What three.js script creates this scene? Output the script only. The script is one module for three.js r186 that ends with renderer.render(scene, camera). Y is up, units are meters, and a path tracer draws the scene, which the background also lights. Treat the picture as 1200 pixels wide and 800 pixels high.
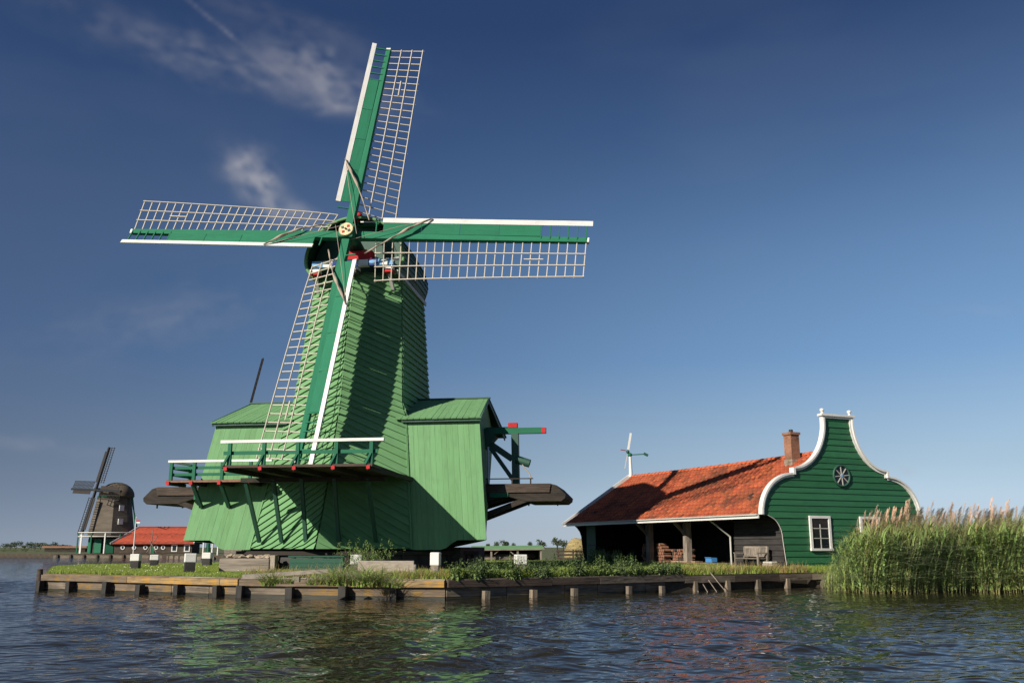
import * as THREE from 'three';
import { mergeGeometries } from 'three/addons/utils/BufferGeometryUtils.js';
import { RoundedBoxGeometry } from 'three/addons/geometries/RoundedBoxGeometry.js';

// ------------------------------------------------------------------ camera, sky, sun, exposure
const scene = new THREE.Scene();
const FOCAL = 1093.87, EYE = 1.5, PITCH = Math.atan(241 / FOCAL);
const camera = new THREE.PerspectiveCamera(2 * Math.atan(400 / FOCAL) * 180 / Math.PI, 1.5, 0.1, 9000);
camera.position.set(0, EYE, 0);
camera.rotation.set(PITCH, 0, 0);
camera.updateMatrixWorld();

const SUN_AZ = 45 * Math.PI / 180, SUN_EL = 28.5 * Math.PI / 180;       // behind the camera, to its left
const SUN = new THREE.Vector3(-Math.sin(SUN_AZ) * Math.cos(SUN_EL), Math.sin(SUN_EL), Math.cos(SUN_AZ) * Math.cos(SUN_EL));

const renderer = new THREE.WebGLRenderer({ antialias: true });
renderer.toneMapping = THREE.LinearToneMapping;
renderer.toneMappingExposure = 1.25;
renderer.shadowMap.enabled = true;

// seeded random and noise
function rng(seed) { let s = seed >>> 0; return () => { s = (s + 0x6D2B79F5) | 0; let t = Math.imul(s ^ (s >>> 15), 1 | s); t = (t + Math.imul(t ^ (t >>> 7), 61 | t)) ^ t; return ((t ^ (t >>> 14)) >>> 0) / 4294967296; }; }
const rnd = rng(7);
const rr = (a, b) => a + (b - a) * rnd();
const clamp = (v, a = 0, b = 1) => Math.min(b, Math.max(a, v));
const lerp = (a, b, t) => a + (b - a) * t;
const sstep = (a, b, v) => { const t = clamp((v - a) / (b - a)); return t * t * (3 - 2 * t); };
function hash2(x, y) { let h = Math.imul(x, 374761393) + Math.imul(y, 668265263); h = Math.imul(h ^ (h >>> 13), 1274126177); return ((h ^ (h >>> 16)) >>> 0) / 4294967296; }
function vnoise(x, y, px = 0, py = 0) {                                  // value noise, period px, py where given
  const xi = Math.floor(x), yi = Math.floor(y), fx = x - xi, fy = y - yi;
  const u = fx * fx * (3 - 2 * fx), v = fy * fy * (3 - 2 * fy);
  const w = (a, p) => p ? ((a % p) + p) % p : a;
  const a = hash2(w(xi, px), w(yi, py)), b = hash2(w(xi + 1, px), w(yi, py)), c = hash2(w(xi, px), w(yi + 1, py)), d = hash2(w(xi + 1, px), w(yi + 1, py));
  return lerp(lerp(a, b, u), lerp(c, d, u), v);
}
function fbm(x, y, o = 4, px = 0, py = 0) { let s = 0, a = 0.5, t = 0; for (let i = 0; i < o; i++) { s += a * vnoise(x + i * 17.3 * (px ? 0 : 1), y + i * 9.1 * (py ? 0 : 1), px, py); t += a; a *= 0.5; x *= 2; y *= 2; px *= 2; py *= 2; } return s / t; }

// sky: clear air by Rayleigh's phase round the sun, thin cirrus
{
  const W = 2048, H = 1024, data = new Float32Array(W * H * 4);
  const lin = (r, g, b) => [r, g, b].map((v) => { v /= 255; return v <= 0.04045 ? v / 12.92 : Math.pow((v + 0.055) / 1.055, 2.4); });
  const stops = [[0, [0.315, 0.38, 0.46]], [2, [0.27, 0.345, 0.445]], [4.5, [0.208, 0.29, 0.395]], [11, [0.11, 0.205, 0.372]], [17.4, [0.083, 0.163, 0.315]], [25, [0.046, 0.098, 0.224]], [31, [0.028, 0.062, 0.16]], [45, [0.019, 0.045, 0.128]], [90, [0.014, 0.035, 0.108]]];     // linear radiance by elevation
  const toDir = (px, py) => { const d = new THREE.Vector3((px - 600) / FOCAL, (400 - py) / FOCAL, -1).applyEuler(camera.rotation); return [Math.atan2(d.x, -d.z), Math.atan2(d.y, Math.hypot(d.x, d.z))]; };
  // cirrus wisps: centre (degrees azimuth right of north, elevation), half-lengths, lean, strength
  const deg = 180 / Math.PI;
  const W0 = [[375, 90, 3.6, 1.15, -0.3, 0.95], [250, 72, 7, 0.95, -0.14, 0.5], [402, 124, 2.0, 0.5, 0.05, 0.95], [302, 212, 1.7, 0.95, -0.75, 1.75], [328, 241, 2.3, 0.6, -0.42, 0.9], [284, 188, 1.3, 0.6, 0.5, 0.5], [262, 35, 3.6, 0.085, -0.56, 0.75], [190, 375, 6, 1.2, 0.3, 0.25], [20, 520, 4, 0.4, -0.05, 0.3], [1062, 551, 0.5, 0.28, 0, 0.8], [1160, 360, 3, 0.5, -0.1, 0.12], [330, 25, 6, 0.7, -0.2, 0.22]]
    .map(([x, y, a, b, r, s]) => { const [az, el] = toDir(x, y); return [az * deg, el * deg, a, b, r, s]; });
  for (let i = 0; i < 46; i++) W0.push([rr(40, 320), rr(6, 75), rr(3, 10), rr(0.8, 3), rr(-0.6, 0.6), rr(0.1, 0.6)]);
  for (let j = 0; j < H; j++) {
    const el = ((j + 0.5) / H - 0.5) * Math.PI, e = Math.max(0, el * deg);
    let k = 0; while (k < stops.length - 2 && stops[k + 1][0] < e) k++;
    const t = clamp((e - stops[k][0]) / (stops[k + 1][0] - stops[k][0]));
    const base = [0, 1, 2].map((c) => lerp(stops[k][1][c], stops[k + 1][1][c], t));
    for (let i = 0; i < W; i++) {
      const th = ((i + 0.5) / W - 0.5) * 2 * Math.PI;                    // atan2(z, x)
      const dx = Math.cos(th) * Math.cos(el), dz = Math.sin(th) * Math.cos(el), dy = Math.sin(el);
      const cg = dx * SUN.x + dy * SUN.y + dz * SUN.z;
      let ph = Math.min(1.95, 0.6 + 2.2 * cg * cg);
      ph = lerp(ph, 1, sstep(14, 36, e) * 0.75 + (1 - sstep(0, 3, e)) * 0.35);
      const mie = 0.2 * Math.exp(-Math.acos(clamp(cg, -1, 1)) * 5);
      let c = 0;
      if (el > -0.05) {
        let az = Math.atan2(dx, -dz) * deg; 
        for (const w of W0) {
          let da = az - w[0]; if (da > 180) da -= 360; if (da < -180) da += 360;
          if (Math.abs(da) > w[2] * 4 + 6) continue;
          const x0 = da * Math.cos(el), y0 = el * deg - w[1], cr = Math.cos(w[4]), sr = Math.sin(w[4]);
          const u = x0 * cr + y0 * sr, v = -x0 * sr + y0 * cr;
          const wob = (fbm(u * 0.6 + w[0], v * 0.6 + 3, 3) - 0.5) * 1.3 * w[3];
          const m = Math.exp(-(u * u) / (w[2] * w[2]) - ((v + wob) * (v + wob)) / (w[3] * w[3]));
          if (m < 0.01) continue;
          const n = fbm(u * 0.4 + 11 + w[0], v * 1.3 + 5, 5) * 0.55 + fbm(u * 1.5 + w[1], v * 3.2 + 0.8 * fbm(u * 2, v * 2, 2), 4) * 0.45;
          c += w[5] * m * sstep(0.2, 0.72, n);
        }
        c += 0.05 * sstep(0.45, 0.8, fbm(az * 0.06 + 40, el * deg * 0.2, 5)) ;
        // a low bank far off to the left
        const low = Math.exp(-Math.pow((el * deg - 0.9 + 1.2 * (fbm(az * 0.12, 2.2, 3) - 0.5)) / 0.9, 2)) * sstep(0.38, 0.62, fbm(az * 0.045 + 8.35, 7.1, 3));
        c += 0.35 * low;
      }
      c = clamp(c * 0.5, 0, 0.62);
      const o = (j * W + i) * 4, cl = [0.46, 0.45, 0.48];
      for (let q = 0; q < 3; q++) data[o + q] = lerp(base[q] * (q === 2 ? lerp(ph, 1, 0.16) : ph) + mie * [1, 0.93, 0.8][q], cl[q], c) / 1.25;
      data[o + 3] = 1;
    }
  }
  const sky = new THREE.DataTexture(data, W, H, THREE.RGBAFormat, THREE.FloatType);
  sky.mapping = THREE.EquirectangularReflectionMapping; sky.magFilter = sky.minFilter = THREE.LinearFilter; sky.wrapS = THREE.RepeatWrapping;
  sky.colorSpace = THREE.LinearSRGBColorSpace; sky.needsUpdate = true;
  scene.background = sky; scene.environment = sky;
}
const sun = new THREE.DirectionalLight(new THREE.Color(1, 0.93, 0.8), 5.0);
sun.position.copy(SUN).multiplyScalar(120).add(new THREE.Vector3(0, 0, -42)); sun.target.position.set(0, 0, -42);
sun.castShadow = true; sun.shadow.mapSize.set(4096, 4096);
Object.assign(sun.shadow.camera, { left: -50, right: 50, top: 45, bottom: -45, near: 1, far: 320 });
scene.add(sun, sun.target);

// ------------------------------------------------------------------ textures and materials
function dtex(w, h, fn, { srgb = true, rep = [1, 1] } = {}) {
  const d = new Uint8Array(w * h * 4);
  for (let j = 0; j < h; j++) for (let i = 0; i < w; i++) { const c = fn(i / w, j / h); const o = (j * w + i) * 4; for (let q = 0; q < 3; q++) { const v = clamp(Array.isArray(c) ? c[q] : c); d[o + q] = Math.round((srgb ? (v <= 0.0031308 ? 12.92 * v : 1.055 * Math.pow(v, 1 / 2.4) - 0.055) : v) * 255); } d[o + 3] = 255; }
  const t = new THREE.DataTexture(d, w, h); t.wrapS = t.wrapT = THREE.RepeatWrapping; t.magFilter = THREE.LinearFilter; t.minFilter = THREE.LinearMipmapLinearFilter; t.generateMipmaps = true;
  t.repeat.set(...rep); if (srgb) t.colorSpace = THREE.SRGBColorSpace; t.needsUpdate = true; return t;
}
// painted boards: streaks along u, a little chalking and water stains; a tile is 3 m x 1.5 m
const T_PAINT = dtex(512, 512, (u, v) => { const g = fbm(u * 6, v * 64, 3, 6, 64), b = fbm(u * 5, v * 5, 4, 5, 5), s = sstep(0.62, 0.78, fbm(u * 9, v * 14, 4, 9, 14)); const k = 0.9 + 0.1 * (g - 0.5) * 2 + 0.12 * (b - 0.5) * 2 - 0.07 * s; return [k, k, k]; }, { rep: [1 / 3, 1 / 1.5] });
const T_GRAIN = dtex(512, 512, (u, v) => { const g = fbm(u * 4, v * 90, 4, 4, 90), b = fbm(u * 7, v * 9, 4, 7, 9); const k = 0.62 + 0.42 * (g - 0.5) * 2 + 0.3 * (b - 0.5) * 2; return [k * 1.02, k, k * 0.96]; }, { rep: [1 / 2, 1] });
const T_BLOT = dtex(512, 512, (u, v) => { const a = fbm(u * 4, v * 4, 5, 4, 4), b = fbm(u * 32, v * 32, 3, 32, 32); const k = 0.72 + 0.36 * (a - 0.5) * 2 + 0.22 * (b - 0.5) * 2; return [k, k * 0.99, k * 0.97]; }, { rep: [0.5, 0.5] });
const T_BUMP = dtex(256, 256, (u, v) => 0.5 + 0.5 * (fbm(u * 3, v * 80, 3, 3, 80) - 0.5) + 0.5 * (fbm(u * 24, v * 24, 3, 24, 24) - 0.5), { srgb: false, rep: [1 / 2, 1] });
// lichen, rust-yellow stains on old quay timber
const T_LICHEN = dtex(512, 512, (u, v) => { const g = fbm(u * 6, v * 40, 3, 6, 40), a = sstep(0.5, 0.68, fbm(u * 11, v * 5, 4, 11, 5)), b = sstep(0.52, 0.7, fbm(u * 7 + 3, v * 8, 4, 7, 8)), k = 0.55 + 0.5 * (g - 0.5); return [k * lerp(1, 1.35, a) * lerp(1, 0.8, b), k * lerp(0.96, 1.08, a) * lerp(1, 0.8, b), k * lerp(0.88, 0.5, a) * lerp(1, 0.78, b)]; }, { rep: [1 / 3, 1] });
const M = {};
function mat(key, r, g, b, rough = 0.7, extra = {}) { const m = new THREE.MeshStandardMaterial({ color: new THREE.Color().setRGB(r, g, b), roughness: rough, ...extra }); M[key] = m; m.name = key; return m; }
const paint = (key, r, g, b, rough = 0.82) => mat(key, r, g, b, rough, { map: T_PAINT, bumpMap: T_BUMP, bumpScale: 0.003 });
// several pots of the same light green
const LIGHT = [[0.138, 0.302, 0.127], [0.132, 0.295, 0.123], [0.144, 0.31, 0.132], [0.135, 0.298, 0.121]].map((c, i) => paint('light_green_' + i, ...c));
paint('roofgreen', 0.15, 0.32, 0.135);
paint('green', 0.008, 0.13, 0.065, 0.8);
paint('green_sail', 0.009, 0.165, 0.082, 0.85);
paint('core', 0.132, 0.295, 0.123);
paint('cap_green', 0.022, 0.085, 0.055, 0.6);
paint('white', 0.78, 0.76, 0.72, 0.45);
paint('white_old', 0.5, 0.48, 0.44, 0.6);
paint('red', 0.5, 0.018, 0.022, 0.8);
paint('blue', 0.015, 0.05, 0.2, 0.8);
paint('skyblue', 0.2, 0.42, 0.68, 0.8);
mat('cream', 0.72, 0.62, 0.34, 0.5, { map: T_BLOT });
mat('black', 0.012, 0.012, 0.013, 0.5);
mat('lattice', 0.6, 0.53, 0.44, 0.75, { map: T_PAINT });
mat('canvas', 0.56, 0.45, 0.37, 0.95, { map: T_BLOT });
mat('brownwood', 0.095, 0.066, 0.05, 0.85, { map: T_GRAIN, bumpMap: T_BUMP, bumpScale: 0.006 });
mat('darkwood', 0.05, 0.04, 0.033, 0.95, { map: T_GRAIN, bumpMap: T_BUMP, bumpScale: 0.006 });
mat('greywood', 0.34, 0.29, 0.245, 0.9, { map: T_GRAIN, bumpMap: T_BUMP, bumpScale: 0.006 });
mat('tarwood', 0.045, 0.04, 0.039, 0.7, { map: T_GRAIN, bumpMap: T_BUMP, bumpScale: 0.005 });
mat('quay_plank', 0.27, 0.205, 0.15, 0.9, { map: T_LICHEN, bumpMap: T_BUMP, bumpScale: 0.008 });
mat('quay_plank_b', 0.24, 0.195, 0.15, 0.9, { map: T_GRAIN, bumpMap: T_BUMP, bumpScale: 0.008 });
mat('quay_wale', 0.5, 0.35, 0.18, 0.9, { map: T_LICHEN, bumpMap: T_BUMP, bumpScale: 0.008 });
mat('wet_plank', 0.045, 0.042, 0.026, 0.45, { map: T_GRAIN });                    // soaked, with algae, at the waterline
mat('pile', 0.035, 0.031, 0.028, 0.75, { map: T_GRAIN });
mat('pile_pale', 0.34, 0.27, 0.2, 0.9, { map: T_GRAIN });
const GABLE = [[0.028, 0.135, 0.055], [0.032, 0.148, 0.061], [0.025, 0.125, 0.05], [0.03, 0.14, 0.06]].map((c, i) => paint('gable_' + i, ...c, 0.5));
mat('tile', 0.64, 0.14, 0.056, 0.9, { map: T_BLOT });
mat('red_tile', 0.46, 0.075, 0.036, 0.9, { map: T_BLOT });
mat('brick', 0.34, 0.17, 0.105, 0.9, { map: T_BLOT });
mat('lime', 0.42, 0.34, 0.26, 0.95, { map: T_BLOT });
mat('glass', 0.012, 0.016, 0.02, 0.06);
mat('concrete', 0.42, 0.36, 0.3, 0.95, { map: T_BLOT });
mat('thatch', 0.15, 0.125, 0.1, 1, { map: T_BLOT, bumpMap: T_BUMP, bumpScale: 0.03 });
mat('thatch_cap', 0.13, 0.1, 0.07, 1, { map: T_BLOT });
mat('firewood', 0.3, 0.14, 0.085, 0.9, { map: T_BLOT });
mat('firewood_end', 0.5, 0.33, 0.2, 0.9, { map: T_BLOT });
mat('steel', 0.35, 0.36, 0.37, 0.4, { metalness: 0.7 });
const leafMat = (key, r, g, b, tr = 0.35) => { const m = new THREE.MeshPhysicalMaterial({ color: new THREE.Color().setRGB(r, g, b), roughness: 0.85, transmission: tr, thickness: 0, side: THREE.DoubleSide }); m.name = key; M[key] = m; return m; };

// ------------------------------------------------------------------ builders
const V = (x, y, z) => new THREE.Vector3(x, y, z);
const taken = new Map();
const numbered = (n) => { const k = taken.get(n) || 0; taken.set(n, k + 1); return k ? `${n}_${String(k).padStart(3, '0')}` : n; };
function tag(o, label, category, group, kind) { if (label) o.userData.label = label; if (category) o.userData.category = category; if (group) o.userData.group = group; if (kind) o.userData.kind = kind; return o; }
function thing(name, label, category, [x, y, z] = [0, 0, 0], turn = 0, group) { const o = new THREE.Group(); o.name = numbered(name); o.position.set(x, y, z); o.rotation.y = turn; scene.add(o); return tag(o, label, category, group); }
function put(name, geo, m, parent = scene) { const o = new THREE.Mesh(geo, m); o.name = parent === scene ? numbered(name) : name; o.castShadow = o.receiveShadow = true; parent.add(o); return o; }
function struct(name, geo, m) { const o = put(name, geo, m); o.userData.kind = 'structure'; return o; }
function dup(src, [x, y, z], turn = 0, label, scale = 1) { const c = src.clone(); c.name = numbered(src.name.replace(/_\d{3}$/, '')); c.userData = { ...src.userData }; c.position.set(x, y, z); c.rotation.y = turn; if (scale !== 1) c.scale.setScalar(scale); if (label) c.userData.label = label; scene.add(c); return c; }
// a triangle soup with flat normals; uv in metres by the axis that the face looks along (u along the longest side of the piece)
class Soup {
  constructor() { this.p = []; this.uv = []; this.off = rnd() * 20; }
  tri(a, b, c, ua, ub, uc) { this.p.push(a.x, a.y, a.z, b.x, b.y, b.z, c.x, c.y, c.z); this.uv.push(...ua, ...ub, ...uc); }
  quad(a, b, c, d, u0, v0, u1, v1) { const o = this.off; this.tri(a, b, c, [u0 + o, v0 + o], [u1 + o, v0 + o], [u1 + o, v1 + o]); this.tri(a, c, d, [u0 + o, v0 + o], [u1 + o, v1 + o], [u0 + o, v1 + o]); }
  geo() { const g = new THREE.BufferGeometry(); g.setAttribute('position', new THREE.Float32BufferAttribute(this.p, 3)); g.setAttribute('uv', new THREE.Float32BufferAttribute(this.uv, 2)); g.computeVertexNormals(); return g; }
}
// box between two points along its length; w across (perpendicular to up), h along up
function beamGeo(a, b, w, h, up = V(0, 1, 0), taper = 1) {
  const d = b.clone().sub(a), L = d.length(); d.normalize();
  let s = d.clone().cross(up); if (s.lengthSq() < 1e-6) s = d.clone().cross(V(0, 0, 1)); s.normalize();
  const u = s.clone().cross(d).normalize(), S = new Soup();
  const P = (e, i, j, k) => e.clone().addScaledVector(s, i * w / 2 * k).addScaledVector(u, j * h / 2 * k);
  const A = [P(a, -1, -1, 1), P(a, 1, -1, 1), P(a, 1, 1, 1), P(a, -1, 1, 1)], B = [P(b, -1, -1, taper), P(b, 1, -1, taper), P(b, 1, 1, taper), P(b, -1, 1, taper)];
  for (let i = 0; i < 4; i++) { const j = (i + 1) % 4, q = i % 2 ? h : w; S.quad(A[i], B[i], B[j], A[j], 0, i, L, i + q); }
  S.quad(A[0], A[1], A[2], A[3], 0, 0, w, h); S.quad(B[1], B[0], B[3], B[2], 0, 0, w, h);
  return S.geo();
}
const beam = (name, a, b, w, h, m, parent, up, taper) => put(name, beamGeo(a, b, w, h, up, taper), m, parent);
const boxGeo = (x0, x1, y0, y1, z0, z1) => { const dx = x1 - x0, dy = y1 - y0, dz = z1 - z0; if (dx >= dz) return beamGeo(V(x0, (y0 + y1) / 2, (z0 + z1) / 2), V(x1, (y0 + y1) / 2, (z0 + z1) / 2), dz, dy); return beamGeo(V((x0 + x1) / 2, (y0 + y1) / 2, z0), V((x0 + x1) / 2, (y0 + y1) / 2, z1), dx, dy); };
const box = (name, x0, x1, y0, y1, z0, z1, m, parent) => put(name, boxGeo(x0, x1, y0, y1, z0, z1), m, parent);
const UNIT = beamGeo(V(0, 0, -0.5), V(0, 0, 0.5), 1, 1);
// a thin piece that shares one geometry: stretched and turned between two points
function bar(name, a, b, w, h, m, parent, up = V(0, 1, 0)) {
  const o = new THREE.Mesh(UNIT, m); o.name = name; o.castShadow = o.receiveShadow = true;
  const d = b.clone().sub(a), L = d.length(), z = d.normalize(); let x = up.clone().cross(z); if (x.lengthSq() < 1e-6) x = V(1, 0, 0).cross(z); x.normalize(); const y = z.clone().cross(x);
  o.quaternion.setFromRotationMatrix(new THREE.Matrix4().makeBasis(x, y, z)); o.position.copy(a).add(b).multiplyScalar(0.5); o.scale.set(w, h, L); parent.add(o); return o;
}
const tube = (pts, r, seg = 24, rad = 6) => new THREE.TubeGeometry(new THREE.CatmullRomCurve3(pts), seg, r, rad);
function rod(a, b, r0, r1 = r0, n = 8) { const d = b.clone().sub(a), g = new THREE.CylinderGeometry(r1, r0, d.length(), n); g.applyQuaternion(new THREE.Quaternion().setFromUnitVectors(V(0, 1, 0), d.normalize())); g.translate((a.x + b.x) / 2, (a.y + b.y) / 2, (a.z + b.z) / 2); return g; }
function interp(tab, y) { if (y >= tab[0][0]) return tab[0].slice(1); for (let i = 0; i < tab.length - 1; i++) if (y >= tab[i + 1][0]) { const t = (tab[i][0] - y) / (tab[i][0] - tab[i + 1][0]); return tab[i].slice(1).map((v, k) => lerp(v, tab[i + 1][k + 1], t)); } return tab[tab.length - 1].slice(1); }
const pick = (a) => a[Math.floor(rnd() * a.length)];
// px, py on the photograph's grid to a point at height y, or at depth z
const ray = (px, py) => V((px - 600) / FOCAL, (400 - py) / FOCAL, -1).applyEuler(camera.rotation);
const onY = (px, py, y) => { const d = ray(px, py), t = (y - EYE) / d.y; return V(d.x * t, y, d.z * t); };
const onZ = (px, py, z) => { const d = ray(px, py), t = z / d.z; return V(d.x * t, EYE + d.y * t, z); };
const GY = 0.6;                                                          // the land lies this high over the water

// ------------------------------------------------------------------ water
{
  const r = rng(21), waves = [];
  for (let i = 0; i < 60; i++) { const lam = 0.36 * Math.pow(6.4, Math.pow(r(), 1.0)), dir = 0.55 + (r() + r() + r() - 1.5) * 1.25, k = 2 * Math.PI / lam; waves.push([k * Math.sin(dir), k * Math.cos(dir), (0.0145 + 0.0105 * r()) / k, r() * 6.283]); }
  const shore = (x) => x < -1.93 ? lerp(-34.06, -28.08, clamp((x + 16.56) / 14.63)) : Math.max(-36.9, -28.08 - 0.66 * (x + 1.93));
  const calm = (x, z) => lerp(0.42, 1, sstep(0, 13, z - shore(x) + (x < -10 ? 8 : 0)));          // wave height factor: the bank shelters the water below it
  const gust = (x, z) => (0.42 + 0.85 * sstep(0.25, 0.75, fbm(x * 0.1 + 5, z * 0.2 + 9, 4))) * calm(x, z);
  const hgt = (x, z) => { let h = 0; for (const w of waves) h += w[2] * Math.sin(w[0] * x + w[1] * z + w[3]); return h * gust(x, z); };
  const X0 = -34, X1 = 30, Z0 = -50, Z1 = -5, st = 0.105, nx = Math.round((X1 - X0) / st), nz = Math.round((Z1 - Z0) / st);
  const pos = new Float32Array((nx + 1) * (nz + 1) * 3), uv = new Float32Array((nx + 1) * (nz + 1) * 2), idx = [];
  for (let j = 0; j <= nz; j++) for (let i = 0; i <= nx; i++) {
    const x = X0 + i * st, z = Z0 + j * st, o = j * (nx + 1) + i;
    const fade = sstep(0, 3, x - X0) * sstep(0, 3, X1 - x) * sstep(0, 3, z - Z0) * sstep(0, 3, Z1 - z);
    pos[o * 3] = x; pos[o * 3 + 1] = hgt(x, z) * fade; pos[o * 3 + 2] = z; uv[o * 2] = x / 3.7; uv[o * 2 + 1] = z / 3.7;
    if (i < nx && j < nz) { const a = o, b = o + 1, c = o + nx + 1, d = c + 1; idx.push(a, c, b, b, c, d); }
  }
  const near = new THREE.BufferGeometry(); near.setAttribute('position', new THREE.BufferAttribute(pos, 3)); near.setAttribute('uv', new THREE.BufferAttribute(uv, 2)); near.setIndex(idx); near.computeVertexNormals();
  const nmap = (seed, n, lo, hi, sl) => {                                 // periodic ripples as a normal map
    const q = rng(seed), c = []; for (let i = 0; i < n; i++) { const m = lo * Math.pow(hi / lo, q()), a = 0.55 + (q() + q() + q() - 1.5) * 1.5; const kx = Math.round(m * Math.sin(a)), ky = Math.round(m * Math.cos(a)); if (kx || ky) { const k = Math.hypot(kx, ky); c.push([kx, ky, sl / k * (0.6 + 0.8 * q()), q() * 6.283]); } }
    return dtex(512, 512, (u, v) => { let gx = 0, gy = 0; for (const w of c) { const t = Math.cos(2 * Math.PI * (w[0] * u + w[1] * v) + w[3]) * w[2]; gx += t * w[0]; gy += t * w[1]; } const L = Math.hypot(gx, gy, 1); return [0.5 - 0.5 * gx / L, 0.5 - 0.5 * gy / L, 0.5 + 0.5 / L]; }, { srgb: false });
  };
  const wmat = (nm) => new THREE.MeshPhysicalMaterial({ color: new THREE.Color().setRGB(0.021, 0.0185, 0.011), roughness: 0.03, ior: 1.25, normalMap: nm, normalScale: new THREE.Vector2(1, 1) });
  const water = struct('water', near, wmat(nmap(5, 40, 9, 30, 0.015)));
  // the wide sheet round it, with a hole where the waves are
  const s = new THREE.Shape([[-3500, -300], [3500, -300], [3500, 5200], [-3500, 5200]].map(([a, b]) => new THREE.Vector2(a, b)));
  s.holes.push(new THREE.Path([[X0, -Z1], [X1, -Z1], [X1, -Z0], [X0, -Z0]].map(([a, b]) => new THREE.Vector2(a, b))));
  const far = new THREE.ShapeGeometry(s); far.rotateX(-Math.PI / 2); { const p = far.attributes.position, u = far.attributes.uv; for (let i = 0; i < p.count; i++) u.setXY(i, p.getX(i) / 13, p.getZ(i) / 13); }
  const fw = struct('water_beyond', far, wmat(nmap(9, 60, 6, 40, 0.03)));
}

// ------------------------------------------------------------------ land
const QUAY = { a: V(-16.56, 0, -34.06), b: V(-1.93, 0, -28.08), c: V(11.44, 0, -36.94), d: V(16, 0, -38.2) };
const LAND = [[-16.5, -34.15], [-8.33, -30.0], [-1.95, -28.2], [2.7, -31.15], [11.35, -37], [20, -38.4], [40, -39], [300, -30], [1500, -200], [2500, -4000], [-2500, -4000], [-900, -330], [-300, -190], [-110, -158], [-76, -142], [-66, -138], [-50, -138], [-46, -128], [-36, -116], [-31, -112], [-24, -100], [-14, -60], [-19.5, -55], [-22.6, -50.5], [-22.0, -46]];
const inLand = (x, z) => { let c = false; for (let i = 0, j = LAND.length - 1; i < LAND.length; j = i++) { const [xi, zi] = LAND[i], [xj, zj] = LAND[j]; if ((zi > z) !== (zj > z) && x < (xj - xi) * (z - zi) / (zj - zi) + xi) c = !c; } return c; };
{
  const s = new THREE.Shape(LAND.map(([x, z]) => new THREE.Vector2(x, -z)));
  const g = new THREE.ExtrudeGeometry(s, { depth: 1.6, bevelEnabled: false }); g.rotateX(-Math.PI / 2); g.translate(0, GY - 1.6 - 0.05, 0);
  const tg = dtex(512, 512, (u, v) => { const a = fbm(u * 5, v * 5, 5, 5, 5), b = fbm(u * 60, v * 60, 2, 60, 60), d = sstep(0.5, 0.7, a), k = 0.6 + 0.8 * (b - 0.5); return [k * lerp(0.5, 0.78, d), k * lerp(0.62, 0.72, d), k * lerp(0.24, 0.36, d)]; }, { rep: [0.11, 0.11] });
  const m = mat('turf', 0.22, 0.22, 0.16, 1, { map: tg });
  struct('ground', g, [m, mat('mud', 0.09, 0.07, 0.05, 1, { map: T_BLOT })]);
}

// ------------------------------------------------------------------ quay of planks, wales and piles
function quay(name, label, pts, o) {
  const t = thing(name, label, 'quay', [pts[0].x, 0, pts[0].z]);
  const org = pts[0].clone();
  for (let s = 0; s < pts.length - 1; s++) {
    const a = pts[s].clone().sub(org), b = pts[s + 1].clone().sub(org), d = b.clone().sub(a), L = d.length(); d.normalize();
    const out = V(-d.z, 0, d.x);                                       // toward the water
    const at = (q, y, k) => a.clone().addScaledVector(d, q).addScaledVector(out, k).setY(y);
    let q = 0, n = 0;
    while (q < L - 0.05) {
      const len = Math.min(o.bay * rr(0.96, 1.04), L - q), e = q + len;
      if (o.open) {                                                    // only a deck edge on piles
        beam('plank', at(q + 0.01, 0.4 + rr(-0.01, 0.01), 0.1), at(e - 0.01, 0.4 + rr(-0.01, 0.01), 0.1), 0.09, 0.22, pick(o.wale), t);
        box('back', 0, 0, 0, 0, 0, 0, M.darkwood, t).removeFromParent();
      } else {
        const rows = [[-0.35, 0.085, M.wet_plank], [0.09, 0.36, null]];
        for (const [y0, y1, wet] of rows) beam(wet ? 'wet_plank' : 'plank', at(q + 0.012, (y0 + y1) / 2, rr(0, 0.015)), at(e - 0.012, (y0 + y1) / 2, rr(0, 0.015)), 0.06, y1 - y0, wet || pick(o.plank), t);
      }
      q = e; n++;
    }
    // wales: long timbers along the top
    q = 0; while (!o.open && q < L - 0.05) { const len = Math.min(rr(3.2, 4.6), L - q); beam('wale', at(q + 0.01, 0.45 + rr(-0.012, 0.012), 0.06), at(q + len - 0.01, 0.45 + rr(-0.012, 0.012), 0.06), 0.17, 0.19, pick(o.wale), t); q += len; }
    q = 0; while (!o.open && q < L - 0.05) { const len = Math.min(rr(2.2, 4.2), L - q); beam('capping_plank', at(q + 0.01, 0.565, -0.08), at(q + len - 0.01, 0.565 + rr(0, 0.01), -0.08), 0.3, 0.035, pick(o.cap), t); q += len; }
    for (q = o.start; q < L; q += o.pile * rr(0.93, 1.07)) {
      const top = o.top * rr(0.9, 1.1), w = o.open || o.top < 0.3 ? rr(0.13, 0.18) : rr(0.16, 0.24), lean = rr(-0.05, 0.05);
      put('pile', beamGeo(at(q, -0.7, 0.13 + w / 2 - (o.open ? 0.1 : 0)), at(q + lean, top, 0.13 + w / 2 - (o.open ? 0.1 : 0)), w, w, d), pick(o.piles), t);
    }
    if (s === 0 && o.corner) put('corner_pile', rod(at(-0.05, -0.8, 0.1), at(-0.12, 0.74, 0.12), 0.12, 0.1, 10), M.brownwood, t);
  }
  return t;
}
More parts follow.
